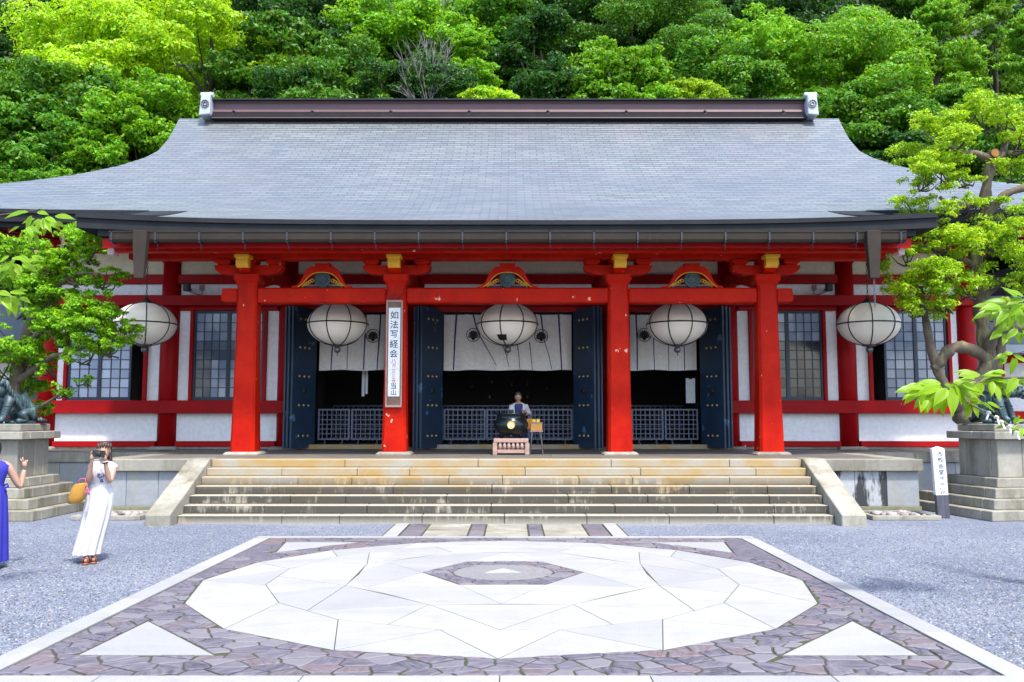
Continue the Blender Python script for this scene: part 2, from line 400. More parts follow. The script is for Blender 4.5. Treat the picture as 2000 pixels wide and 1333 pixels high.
circ = lambda a: (CR*math.cos(a), CY + CR*math.sin(a)*.985)
for k in range(8):
    kk = (k+1) % 8; M = mid(Bq[2*k], Bq[(2*k+1) % 16])
    flat('slab', [Cc[k], D[k], Bq[2*k], M], plaza, MT['slab']); flat('slab', [Cc[k], M, Bq[(2*k+1) % 16], D[kk]], plaza, MT['slab'])
    flat('slab', [D[k], Cc[k], Cc[k-1]], plaza, MT['slab'])
    a0 = -math.pi/2 + math.pi/8 + k*math.pi/4                   # the corner between octagon and circle (concave: fan of small wedges)
    arc = [circ(a0 - math.pi/8 + math.pi/4*t/8) for t in range(9)]
    b = B(); g = Cc[k]
    pts = [g] + arc[::-1]
    b.prism([(p[0], p[1]) for p in ccw([mid(g, g)] + arc[::-1])], 'z', .0122, .0146); b.obj('slab', MT['slab'], plaza, origin=(g[0], g[1], 0))
HX = ring(6, 0, 10.97, 1.0, .93, math.pi)         # hexagon, flat side to the stairs; vertex 0 at the left
tips = []
for i in range(6):
    a = math.pi + math.pi/6 + i*math.pi/3; tips.append(circ(a))
for i in range(6):
    j = (i+1) % 6
    flat('slab', [HX[i], HX[j], tips[i]], plaza, MT['slab'])
    a0 = math.pi + math.pi/6 + (i-1)*math.pi/3
    arc = [circ(a0 + math.pi/3*t/8) for t in range(9)]
    g = cen([HX[i]] + arc); b = B()
    pts = [((p[0]-g[0])*.996+g[0], (p[1]-g[1])*.996+g[1]) for p in ccw([HX[i]] + arc)]
    b.prism(pts, 'z', .0122, .0148); b.obj('slab', MT['slab'], plaza, origin=(g[0], g[1], 0))
tri = [[(-3.37, 7.17), (-2.27, 7.17), (-3.30, 8.36)], [(-3.37, 13.62), (-2.2, 13.62), (-3.24, 12.55)]]
tri += [[(-x, y) for x, y in t] for t in tri]
for t in tri: flat('triangle_slab', t, plaza, MT['slab'])
# crazy paving round the pattern and inside the hexagon
bound = [(-PX+IN+.004, PY0+IN+.064), (PX-IN-.004, PY0+IN+.064), (PX-IN-.004, PY1-.175), (-PX+IN+.004, PY1-.175)]
seeds = []
tries = 0
while tries < 9000:
    tries += 1
    p = (rnd.uniform(-PX+IN, PX-IN), rnd.uniform(PY0+IN, PY1-.18))
    if (p[0]/3.52)**2 + ((p[1]-10.43)/3.36)**2 < .80: continue
    mn = .11 + .17*rnd.random()**1.5 if p[1] < 11 else .16 + .14*rnd.random()
    if all(((p[0]-q[0])/1.25)**2 + (p[1]-q[1])**2 > mn*mn for q in seeds): seeds.append(p)
cells = voronoi(seeds, bound, 1.25); nst = 0
for poly in cells:
    for hole in [A] + tri:
        if len(poly) < 3: break
        if max(math.hypot(v[0]-cen(hole)[0], v[1]-cen(hole)[1]) for v in poly) < 6: 
            c = cen(poly)
            near = min(math.hypot(v[0]-h[0], v[1]-h[1]) for v in poly + [c] for h in hole)
            if hole is A or near < 1.3: poly = outside(poly, hole, .006)
    if len(poly) < 3: continue
    q = inset(poly, .006 + .006*rnd.random())
    if len(q) < 3 or abs(area(q)) < .004: continue
    r = stone_mesh(q, .0122, .022 + rnd.uniform(-.004, .005))
    if r: r[0].obj('paving_stone', MT['flag'], plaza, origin=None) if False else link('paving_stone', r[0].mesh('paving_stone'), MT['flag'], plaza, (r[1][0], r[1][1], 0)); nst += 1
hb = inset(HX, .004); seeds = []; tries = 0
while tries < 2500:
    tries += 1
    p = (rnd.uniform(-1, 1), rnd.uniform(10, 11.9))
    if math.hypot(p[0]/1.1, (p[1]-10.97)) < .42: continue
    if all(((p[0]-q[0])/1.3)**2 + (p[1]-q[1])**2 > .13**2 for q in seeds): seeds.append(p)
disc = ring(18, 0, 10.97, .62, .55, 0)
for poly in voronoi(seeds, hb, 1.3):
    if len(poly) < 3: continue
    poly = outside(poly, disc, .004)
    q = inset(poly, .006) if len(poly) > 2 else []
    if len(q) < 3 or abs(area(q)) < .002: continue
    r = stone_mesh(q, .0122, .0205 + rnd.uniform(-.003, .004))
    if r: link('paving_stone', r[0].mesh('paving_stone'), MT['flag'], plaza, (r[1][0], r[1][1], 0)); nst += 1
flat('grit_disc', disc, plaza, MT['grit'], z1=.0165)
flat('triangle_slab', [(-.235, 10.86), (.235, 10.86), (0, 11.19)], plaza, MT['slab'], z0=.0167, z1=.03)
# ---------------------------------------------------------------- path to the stairs
path = sheet('path', -2.02, 2.02, PY1 + .01, 16.02, .003, MT['mortar']); tag(path, kind='structure')
for s in (-1, 1): flat('border_stone', [(s*1.98, PY1+.02), (s*1.74, PY1+.02), (s*1.74, 15.98), (s*1.98, 15.98)], path, MT['slab'], z1=.022)
cols = [(-1.72, -1.36), (-1.34, -.48), (-.46, -.3), (-.28, .42), (.44, .66), (.68, 1.4), (1.42, 1.72)]
cols = [(-1.72, -1.38, 1), (-1.36, -.62, 0), (-.60, -.36, 1), (-.34, .38, 0), (.40, .62, 1), (.64, 1.36, 0), (1.38, 1.72, 1)]
for x0, x1, dk in cols:
    ys = [PY1+.02, 14.62, 15.05, 15.5, 15.98]
    for a, c in zip(ys, ys[1:]):
        if dk:
            st = stone_mesh([(x0, a), (x1, a), (x1, c), (x0, c)], .0035, .014)
            link('paving_stone', st[0].mesh('paving_stone'), MT['flag'], path, (st[1][0], st[1][1], 0))
        else: flat('slab', [(x0, a), (x1, a), (x1, c), (x0, c)], path, MT['granite'], z0=.0035, z1=.012, gap=.012)
# ---------------------------------------------------------------- stone stairs
PZ = 1.083; NS = 7; RH = PZ/NS; ST0, ST1 = 16.05, 17.796
stairs = thing('stone_staircase', 'wide stained stone staircase with sloping side slabs up to the red hall', 'stairs', (0, ST0, 0))
for k in range(NS):
    y0 = ST0 + (ST1-ST0)/(NS-1)*k
    xs = [-5.98]
    while xs[-1] < 5.98:
        xs.append(xs[-1] + rnd.choice((1.05, 1.5, 1.9, 2.3) if k < 6 else (2.4, 2.7)))
    xs[-1] = 5.98
    if xs[-1]-xs[-2] < .5: xs.pop(-2)
    for a, c in zip(xs, xs[1:]):
        b = B(); e = rnd.uniform(-.006, .006)
        b.box(a+.004, c-.004, y0+e, y0+.46, k*RH + (.002 if k else -.05), (k+1)*RH - (.001 if k < 6 else 0))
        b.obj('step_block', MT['step'], stairs, origin=((a+c)/2, y0, k*RH), bevel=.012)
for s in (-1, 1):
    b = B(); xa, xb = s*5.985, s*6.43
    b.prism([(15.72, -.03), (15.72, .20), (17.72, PZ+.02), (18.2, PZ+.02), (18.2, -.03)], 'x', min(xa, xb), max(xa, xb))
    b.obj('side_slab', MT['granite'], stairs, bevel=.015)
# ---------------------------------------------------------------- stone platform
plat = thing('stone_platform', 'raised granite platform carrying the red temple hall', 'platform', (0, 24, 0))
b = B(); b.box(-8.36, 8.36, 18.25, 21.6, .01, PZ-.03); b.box(-16, 16, 21.56, 36, .005, PZ-.035); b.obj('core', MT['darkstone'], plat)
def coping(x0, x1, y0, y1, n, m=MT['granite']):
    L = max(x1-x0, y1-y0); alongx = (x1-x0) > (y1-y0)
    for i in range(n):
        f0, f1 = i/n, (i+1)/n; b = B()
        if alongx: b.box(x0+(x1-x0)*f0+.003, x0+(x1-x0)*f1-.003, y0, y1, .85, PZ)
        else: b.box(x0, x1, y0+(y1-y0)*f0+.003, y0+(y1-y0)*f1-.003, .85, PZ)
        b.obj('coping_stone', m, plat, bevel=.01)
def face(x0, x1, y, n, mats, z0=.14, z1=.85, dy=.06):
    for i in range(n):
        b = B(); b.box(x0+(x1-x0)*i/n+.004, x0+(x1-x0)*(i+1)/n-.004, y, y+dy, z0, z1-.004)
        b.obj('face_slab', mats[i % len(mats)], plat, bevel=.006)
    b = B(); b.box(x0-.02, x1+.02, y-.05, y+dy, 0.005, z0-.004); b.obj('base_course', MT['darkstone'], plat, bevel=.01)
for s in (-1, 1):
    xa, xb = (6.435, 8.45) if s > 0 else (-8.45, -6.435)
    coping(xa, xb, 17.80, 18.3, 1)
    face(xa + (.06 if s < 0 else 0), xb - (.06 if s > 0 else 0), 17.9, 3, [MT['granite_slab'], MT['water_stain' if s > 0 else 'granite_slab'], MT['granite_slab']] if s < 0 else [MT['water_stain'], MT['water_stain'], MT['granite_slab']])
    X = s*8.45
    coping(min(X, X-s*.5), max(X, X-s*.5), 18.304, 21.45, 2)
    for i in range(3):
        b = B(); ya, yb = 17.97 + 1.17*i, 17.97+1.17*(i+1); b.box(min(X-s*.12, X-s*.06), max(X-s*.12, X-s*.06), ya+.004, yb-.004, .14, .846); b.obj('face_slab', MT['granite_slab'], plat, bevel=.006)
    xa, xb = (8.455, 16.0) if s > 0 else (-16.0, -8.455)
    coping(xa, xb, 21.45, 21.95, 5); face(xa, xb, 21.51, 6, [MT['granite_slab']])
# porch floor slabs
ys = [18.31, 19.2, 20.4, 21.6, 22.8, 24.4]
for r_, (a, c) in enumerate(zip(ys, ys[1:])):
    n = 8; x0, x1 = (-7.94, 7.94) if c <= 21.7 else (-15.9, 15.9)
    n = 8 if c <= 21.7 else 14
    for i in range(n):
        o_ = .5*(r_ % 2)*(x1-x0)/n if 0 < i < n else 0
        xa = x0 + (x1-x0)*i/n + (.5*(r_ % 2)*(x1-x0)/n if i > 0 else 0); xb = x0 + (x1-x0)*(i+1)/n + (.5*(r_ % 2)*(x1-x0)/n if i < n-1 else 0)
        ya = max(a, 21.96) if abs((xa+xb)/2) > 8.6 else a
        b = B(); b.box(xa+.003, xb-.003, ya+.003, c-.003, PZ-.03, PZ-.001); b.obj('floor_slab', MT['floor'], plat, bevel=.004)
b = B(); b.box(-5.98, 5.98, 18.262, 18.306, PZ-.1, PZ-.002); b.obj('floor_edge', MT['granite'], plat)
# ---------------------------------------------------------------- gravel beds beside the stairs
def rockbed(s, label):
    x0, x1, y0, y1 = 6.9*s, 8.2*s, 16.62, 17.62; x0, x1 = min(x0, x1), max(x0, x1)
    t = thing('rock_bed', label, 'rock bed', ((x0+x1)/2, 17.1, 0), 'drain beds beside the stairs')
    for q in ((x0, x1, y0, y0+.1), (x0, x1, y1-.1, y1), (x0, x0+.1, y0+.102, y1-.102), (x1-.1, x1, y0+.102, y1-.102)):
        b = B(); b.box(*q, 0.003, .085); b.obj('kerb_stone', MT['granite'], t, bevel=.008)
    for i in range(46):
        b = B(); r_ = rnd.uniform(.045, .085)
        b.ball((0, 0, 0), (r_*rnd.uniform(.9, 1.4), r_*rnd.uniform(.8, 1.2), r_*.7), 7, 4)
        b.v = [(x*rnd.uniform(.88, 1.1), y*rnd.uniform(.88, 1.1), z) for x, y, z in b.v]
        p = (rnd.uniform(x0+.2, x1-.2), rnd.uniform(y0+.2, y1-.2), rnd.uniform(.03, .07))
        o = link('cobble', b.mesh('cobble'), MT['pebble'], t, p, smooth=True); o.rotation_euler.z = rnd.uniform(0, 6)
def pebble_mat():
    m, nt, out = newmat('gravel stones'); isl = N(nt, 'ShaderNodeNewGeometry').outputs['Random Per Island']; r2 = math_(nt, 'FRACT', math_(nt, 'MULTIPLY', isl, 13.7))
    col = mixc(nt, isl, (.028, .035, .057), (.138, .155, .192)); col = mixc(nt, ramp(nt, r2, .9, .93), col, (.25, .255, .27)); col = mixc(nt, ramp(nt, r2, .1, .07), col, (.17, .14, .12))
    p = N(nt, 'ShaderNodeBsdfPrincipled', None, Base_Color=col, Roughness=.75); nt.links.new(p.outputs[0], out.inputs[0]); return m
gr = np.random.default_rng(5); n = 120000
yy = 16.3 - 10.2*gr.random(n)**.62; xx = (gr.random(n)*2-1)*(yy*.64 + .6)
keep = ~((np.abs(xx) < PX + .02) & (yy < PY1 + .02)) & ~((np.abs(xx) < 2.05) & (yy > PY1)) & ~((np.abs(xx) < 6.5) & (yy > 15.7)) & ~((np.abs(xx) > 8.5) & (yy > 16.2))
xx, yy = xx[keep], yy[keep]; n = len(xx); sz = .005 + .009*gr.random(n)
oc = np.array([(1, 0, 0), (0, 1, 0), (-1, 0, 0), (0, -1, 0), (0, 0, 1)], float); fa = np.array([(0, 1, 4), (1, 2, 4), (2, 3, 4), (3, 0, 4)])
an = gr.random(n)*6.283; ca, sa = np.cos(an), np.sin(an)
P5 = oc[None]*sz[:, None, None]*(.7 + .6*gr.random((n, 5, 1)))*np.array([1.2, .9, .75])
V5 = np.stack([P5[..., 0]*ca[:, None] - P5[..., 1]*sa[:, None] + xx[:, None], P5[..., 0]*sa[:, None] + P5[..., 1]*ca[:, None] + yy[:, None], P5[..., 2] + .001], -1).reshape(-1, 3)
me = bpy.data.meshes.new('gravel'); me.vertices.add(5*n); me.vertices.foreach_set('co', V5.astype(np.float32).ravel())
fi = (fa[None] + (np.arange(n)*5)[:, None, None]).reshape(-1).astype(np.int32); me.loops.add(len(fi)); me.loops.foreach_set('vertex_index', fi)
me.polygons.add(4*n); me.polygons.foreach_set('loop_start', np.arange(0, 12*n, 3, dtype=np.int32)); me.polygons.foreach_set('loop_total', np.full(4*n, 3, dtype=np.int32)); me.update(calc_edges=True); me.validate()
tag(link('gravel', me, pebble_mat()), 'loose blue grey gravel covering the yard', 'gravel', kind='stuff')
rockbed(-1, 'low stone frame of cobbles left of the stairs, behind the woman in white')
rockbed(1, 'low stone frame of cobbles between the stairs and the white marker post')
# ================================================================ temple hall
def shingle_mat():
    m, nt, out = newmat('copper shingles')
    uv = N(nt, 'ShaderNodeUVMap').outputs[0]
    mul = lambda sc_: N(nt, 'ShaderNodeVectorMath', {'operation': 'MULTIPLY'}, i0=uv, i1=sc_).outputs[0]
    warp = N(nt, 'ShaderNodeVectorMath', {'operation': 'ADD'}, i0=uv, i1=N(nt, 'ShaderNodeCombineXYZ', None, Y=math_(nt, 'MULTIPLY', noise(nt, mul((.5, .5, 1)), 1., 2), .14)).outputs[0]).outputs[0]
    br = N(nt, 'ShaderNodeTexBrick', {'offset': .5, 'offset_frequency': 2}, Vector=warp, Scale=1., Mortar_Size=.014, Mortar_Smooth=.2, Bias=0., Brick_Width=.45, Row_Height=.2,
           Color1=(.13, .142, .142), Color2=(.185, .198, .196), Mortar=(.075, .085, .10))
    big = noise(nt, mul((.22, .5, 1)), .8, 5)
    st = noise(nt, mul((.35, 7., 1)), 1.3, 5, .75); pat = noise(nt, mul((.3, .45, 1)), 1.1, 3)
    col = mixc(nt, math_(nt, 'MULTIPLY', ramp(nt, big, .35, .7), .6), br.outputs[0], (.095, .108, .14))
    col = mixc(nt, math_(nt, 'MULTIPLY', ramp(nt, st, .5, .7), .4), col, (.275, .295, .285))  # pale streaks: the roof's whitish sheen put into the colour
    col = mixc(nt, math_(nt, 'MULTIPLY', ramp(nt, pat, .52, .72), .3), col, (.20, .175, .205))
    col = mixc(nt, math_(nt, 'MULTIPLY', ramp(nt, noise(nt, mul((.8, 1.6, 1)), 1.4, 4), .56, .74), .4), col, (.11, .17, .16))
    v = N(nt, 'ShaderNodeSeparateXYZ', None, i0=warp).outputs[1]
    saw = math_(nt, 'FRACT', math_(nt, 'DIVIDE', v, .2))
    ln = math_(nt, 'MULTIPLY', ramp(nt, math_(nt, 'ABSOLUTE', math_(nt, 'SUBTRACT', saw, .5)), .30, .44), ramp(nt, st, .15, .45))
    col = mixc(nt, math_(nt, 'MULTIPLY', ln, .92), col, (.025, .03, .045))      # the dark open lap of each course
    h = math_(nt, 'ADD', saw, math_(nt, 'MULTIPLY', br.outputs[1], -.4))
    p = N(nt, 'ShaderNodeBsdfPrincipled', None, Base_Color=col, Roughness=N(nt, 'ShaderNodeMapRange', None, Value=pat, To_Min=.22, To_Max=.5).outputs[0], Metallic=.2)
    b = N(nt, 'ShaderNodeBump', None, Strength=.6, Distance=.02, Height=h)
    nt.links.new(b.outputs[0], p.inputs['Normal']); nt.links.new(p.outputs[0], out.inputs[0]); return m
MT['shingle'] = shingle_mat()
def pane_mat():
    m, nt, out = newmat('paper backed glass')
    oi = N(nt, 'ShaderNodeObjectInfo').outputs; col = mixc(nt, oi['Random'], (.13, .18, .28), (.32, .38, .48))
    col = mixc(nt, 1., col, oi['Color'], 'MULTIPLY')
    p = N(nt, 'ShaderNodeBsdfPrincipled', None, Base_Color=col, Roughness=.12)
    nt.links.new(p.outputs[0], out.inputs[0]); return m
MT['pane'] = pane_mat()
hall = thing('temple_hall', 'wide vermilion temple hall with white wall panels and curved grey shingle roof', 'temple', (0, 24, PZ))
RY = 30.
def zr(s): return 12.5 - .8736*s + .02803*s*s
WS = [0, .47, 1.47, 2.37, 2.9, 3.62, 4.37, 4.99, 5.33, 6.3, 7.4, 8.5]; WX = [11.68, 11.6, 11.44, 11.40, 11.57, 12.1, 12.98, 14.0, 14.65, 16.1, 17.5, 18.6]
def W(s): return float(np.interp(s, WS, WX))
SM, SP = 8.5, 11.6
def zmain(x, s):
    u = min(1, abs(x)/18.6); return zr(s) + (.5*u**6)*(s/SM)**2
def zporch(x, s):
    f = (s-SM)/(SP-SM); u = min(1, abs(x)/9.2)
    return zr(s) + .16*f*u**3.5
def arc(s):
    return s*1.0 + .27*s - .012*s*s
def grid_roof(name, X, Yf, Zf, S, nu, parent, flip=False):
    me = bpy.data.meshes.new(name); v = []; uv = []; f = []
    for s in S:
        w_ = X(s)
        for i in range(nu+1):
            u = -1 + 2*i/nu; x = u*w_
            v.append((x, Yf(s), Zf(x, s))); uv.append((x, -arc(s)))
    n = nu+1
    for j in range(len(S)-1):
        for i in range(nu):
            q = (j*n+i, (j+1)*n+i, (j+1)*n+i+1, j*n+i+1); f.append(q[::-1] if flip else q)
    g = org(parent); me.from_pydata([(a-g.x, b_-g.y, c-g.z) for a, b_, c in v], [], f)
    ul = me.uv_layers.new(name='UVMap')
    for l in me.loops: ul.data[l.index].uv = uv[l.vertex_index]
    return link(name, me, MT['shingle'], parent, smooth=True)
roof = thing('roof', None, None, (0, 30, 7)); roof.parent = hall; roof.location = Vector((0, 30, 7)) - org(hall)
S1 = sorted(set(WS + [SM*i/34 for i in range(35)])); S2 = [SM + (SP-SM)*i/14 for i in range(15)]
grid_roof('front_slope', W, lambda s: RY - s, zmain, S1, 60, roof)
grid_roof('back_slope', W, lambda s: RY + s, zmain, S1, 30, roof, True)
WP = lambda s: 8.95 + .3*(s-SM)/(SP-SM)
grid_roof('porch_slope', WP, lambda s: RY - s, zporch, S2, 60, roof)
for sg in (-1, 1):                     # hipped ends and gables
    me = bpy.data.meshes.new('side_slope'); v = []; f = []; uv = []; g = org(roof); k = 12
    for s in S1:
        for i in range(k+1):
            y = RY - s + 2*s*i/k; v.append((sg*W(s), y, zmain(W(s), s))); uv.append((y, -arc(s)))
    for j in range(len(S1)-1):
        for i in range(k):
            q = (j*(k+1)+i, (j+1)*(k+1)+i, (j+1)*(k+1)+i+1, j*(k+1)+i+1); f.append(q if sg < 0 else q[::-1])
    me.from_pydata([(a-g.x, b_-g.y, c-g.z) for a, b_, c in v], [], f)
    ul = me.uv_layers.new(name='UVMap')
    for l in me.loops: ul.data[l.index].uv = uv[l.vertex_index]
    link('side_slope', me, MT['shingle'], roof)
# layered eave edges: swept bands
def band(name, path, outdir, t0, t1, dep, m, parent, back=0.):
    """path of top points; band from t0 to t1 below, its face moved by dep along outdir"""
    b = B(); rings = []
    for p, d in zip(path, outdir):
        p = Vector(p); d = Vector(d)
        rings.append([p + d*dep + Vector((0, 0, -t0)), p + d*dep + Vector((0, 0, -t1)), p - d*.9 + Vector((0, 0, -t1 + back)), p - d*.9 + Vector((0, 0, -t0))])
    b.loft(rings); return b.obj(name, m, parent)
xs = [9.25*(-1 + 2*i/40) for i in range(41)]
pe = [(x, RY-SP, zporch(x, SP)) for x in xs]; od = [(0, -1, 0)]*41
band('eave_band', pe, od, -.012, .085, .05, MT['eave'], roof)
band('eave_band', pe, od, .088, .30, .0, MT['eave'], roof)
band('eave_board', [(x*.955, y, z) for x, y, z in pe], od, .303, .46, -.10, MT['eave'], roof)
for sg in (-1, 1):
    vs_ = [(sg*WP(s), RY-s, zporch(WP(s), s)) for s in S2[:-1] + [SP-.06]]; o2 = [(sg, 0, 0)]*len(S2)
    band('verge_band', vs_, o2, -.01, .09, .045, MT['eave'], roof); band('verge_band', vs_, o2, .092, .32, .0, MT['eave'], roof)
    mx = [sg*(9.0 + (18.6-9.0)*i/20) for i in range(21)]
    mp = [(x, RY-SM, zmain(x, SM)) for x in mx]
    band('eave_band', mp, [(0, -1, 0)]*21, -.012, .09, .05, MT['eave'], roof)
    band('eave_band', mp, [(0, -1, 0)]*21, .093, .30, .0, MT['eave'], roof)
    band('eave_board', mp, [(0, -1, 0)]*21, .303, .42, -.12, MT['eave'], roof)
    sp = [(sg*18.6, RY - SM + 2*SM*i/16, zmain(18.6, SM)) for i in range(17)]
    band('eave_band', sp, [(sg, 0, 0)]*17, .0, .36, .03, MT['eave'], roof)
# soffits
b = B(); b.add([(-9.1, 18.6, 5.72), (9.1, 18.6, 5.72), (9.1, 24.0, 6.62), (-9.1, 24.0, 6.62)], [(0, 1, 2, 3)]); b.obj('porch_soffit', MT['red'], roof, recalc=False)
for sg in (-1, 1):
    b = B(); b.add([(sg*8.95, 21.65, 6.73), (sg*18.5, 21.65, 6.78), (sg*18.5, 24.0, 7.05), (sg*8.95, 24.0, 7.0)], [(0, 1, 2, 3)]); b.obj('main_soffit', MT['pink'], roof, recalc=False)
raf = B(); raf.prism([(0, 0), (0, -.12), (5.3, .76), (5.3, .88)], 'x', -.05, .05); ro = None
for i in range(45):
    x = -8.5 + 17.0*i/44
    if ro is None: ro = link('rafter', raf.mesh('rafter'), MT['red'], roof, (x, 18.65, 5.72))
    else: inst(ro, (x, 18.65, 5.72), roof, 'rafter')
raf = B(); raf.prism([(0, 0), (0, -.1), (2.3, .16), (2.3, .26)], 'x', -.045, .045); ro = None
for sg in (-1, 1):
    for i in range(13):
        x = sg*(9.25 + .42*i)
        if ro is None: ro = link('rafter', raf.mesh('rafter'), MT['red'], roof, (x, 21.7, 6.73))
        else: inst(ro, (x, 21.7, 6.73), roof, 'rafter')
hb_f = B(); hb_f.box(-8.75, 8.75, 18.575, 18.62, 5.585, 5.80); hb_f.obj('rafter_board', MT['red'], roof)
# ridge
b = B(); b.prism([(29.5, 12.35), (29.62, 12.52), (29.58, 12.6), (29.66, 12.72), (29.66, 12.9), (29.6, 12.98), (30.4, 12.98), (30.34, 12.9), (30.34, 12.72), (30.42, 12.6), (30.38, 12.52), (30.5, 12.35)], 'x', -10.35, 10.35)
b.obj('ridge_beam', MT['ridge'], roof)
b = B(); b.box(-10.38, 10.38, 29.5, 30.5, 12.984, 13.05); b.obj('ridge_cap', MT['eave'], roof, bevel=.015)
b = B(); b.box(-10.4, 10.4, 29.52, 29.66, 12.33, 12.5); b.obj('ridge_foot', MT['eave'], roof)
for i in range(8):
    x = -9.6 + i*2.74; b = B(); b.tube([(x, 29.64, 12.62), (x, 29.52, 12.62)], .035, 8); b.tube([(x + .06*math.cos(a), 29.53, 12.56 + .06*math.sin(a)) for a in [k*math.pi/6 for k in range(13)]], .014, 5)
    b.obj('ridge_ring', MT['black'], roof, smooth=True)
for sg in (-1, 1):
    x0, x1 = sorted((sg*10.36, sg*10.68)); pr = []
    b = B(); b.prism([(x0, 12.42), (x1 + (.06 if sg > 0 else 0), 12.38), (x1, 13.12), (x0, 13.12)] if sg > 0 else [(x0 - .06, 12.38), (x1, 12.42), (x1, 13.12), (x0, 13.12)], 'y', 29.3, 30.6)
    e = b.obj('ridge_end', MT['ridgeend'], roof, bevel=.025)
    b = B(); b.tube([((x0+x1)/2 - .22, 29.5, 13.17), ((x0+x1)/2 + .22, 29.5, 13.17)], .085, 12); b.obj('end_roll', MT['ridgeend'], e, smooth=False)
    cx_ = (x0+x1)/2; b = B()
    b.tube([(cx_ + .13*math.cos(a), 29.28, 12.78 + .13*math.sin(a)) for a in [k*math.pi/10 for k in range(21)]], .018, 6)
    for k in range(10): a = k*math.pi/5; b.ball((cx_ + .065*math.cos(a), 29.285, 12.78 + .065*math.sin(a)), (.028, .02, .028), 6, 4)
    b.obj('end_crest', MT['steel'], e)
# gutter
gut = B(); GZ0, GZ1, GY = 5.66, 5.875, 18.22
b = B(); b.prism([(GY, GZ1), (GY+.02, GZ0+.05), (GY+.05, GZ0), (GY+.2, GZ0), (GY+.22, GZ1), (GY+.2, GZ1), (GY+.185, GZ0+.02), (GY+.06, GZ0+.02), (GY+.03, GZ0+.06), (GY+.015, GZ1)], 'x', -8.46, 8.5)
gu = b.obj('gutter', MT['copper'], roof)
b = B(); b.box(-8.46, 8.5, GY-.012, GY+.01, GZ1-.012, GZ1+.012); b.obj('gutter_lip', MT['copper'], gu)
hb_ = B(); hb_.box(-.018, .018, GY-.012, GY-.002, GZ0+.02, GZ1+.01); hb_.box(-.016, .016, GY-.002, GY+.25, GZ0-.022, GZ0-.004); hb_.tube([(0, GY+.1, GZ0-.02), (.015, GY+.1, GZ0-.09), (.01, GY+.13, GZ0-.16)], .009, 5)
h0 = None
for i in range(19):
    x = -8.4 + .932*i
    if h0 is None: h0 = link('gutter_bracket', hb_.mesh('gutter_bracket'), MT['darksteel'], gu, (x, 0, 0))
    else: inst(h0, (x, 0, 0), gu, 'gutter_bracket')
for sg in (-1, 1):
    x = sg*7.76; b = B()
    b.loft([[(x+dx*w_, 18.2+dy*w_*.6, z) for dx, dy in ((-1, -1), (1, -1), (1, 1), (-1, 1))] for w_, z in ((.145, GZ1+.0), (.145, GZ0), (.10, 4.88), (.098, 4.86))])
    d = b.obj('rain_hopper', MT['copper'], gu, bevel=.008)
    b = B()
    for k in range(11):
        zz = 4.86 - .055*k; b.tube([(x + (.018*math.cos(a) if k % 2 else 0), 18.2 + (0 if k % 2 else .018*math.cos(a)), zz - .03 + .035*math.sin(a)) for a in [q*math.pi/4 for q in range(9)]], .006, 4)
    if sg > 0: b.obj('rain_chain', MT['steel'], d)
# ---------------------------------------------------------------- hall columns and walls
HC = [2.6, 6.08, 9.34, 12.67]
colb = B(); colb.lathe([(.265, 0), (.265, 2.6), (.25, 5.2)], 24); c0 = None
plb = B(); plb.loft([[(x*w_, y*w_, z) for x, y in ((-1, -1), (1, -1), (1, 1), (-1, 1))] for w_, z in ((.38, 0), (.38, .03), (.32, .075))])
brk = B(); brk.prism([(-.62, .28), (-.6, .19), (-.45, .12), (-.28, .08), (-.24, 0), (.24, 0), (.28, .08), (.45, .12), (.6, .19), (.62, .28)], 'y', -.17, .17)
for sg in (-1, 1):
    for x in HC:
        if c0 is None:
            c0 = link('column', colb.mesh('column'), MT['red'], hall, (sg*x, 24, PZ+.075), smooth=True)
            p0 = link('column_base', plb.mesh('column_base'), MT['granite'], hall, (sg*x, 24, PZ)); k0 = link('bracket', brk.mesh('bracket'), MT['red'], hall, (sg*x, 24, 6.22))
        else:
            inst(c0, (sg*x, 24, PZ+.075), hall, 'column'); inst(p0, (sg*x, 24, PZ), hall, 'column_base'); inst(k0, (sg*x, 24, 6.22), hall, 'bracket')
def hb(name, x0, x1, y0, y1, z0, z1, m, bevel=.01, parent=hall):
    b = B(); b.box(min(x0, x1), max(x0, x1), y0, y1, z0, z1); return b.obj(name, m, parent, bevel=bevel)
hb('purlin', -13.1, 13.1, 23.8, 24.2, 6.5, 6.86, MT['red'])
hb('tie_beam', -13.1, 13.1, 23.86, 24.1, 5.635, 5.894, MT['red'])
hb('upper_rail', -13.1, 13.1, 23.66, 23.9, 5.003, 5.29, MT['red'])
hb('plaster_band', -12.6, 12.6, 23.96, 24.04, 5.897, 6.498, MT['cream'], 0)
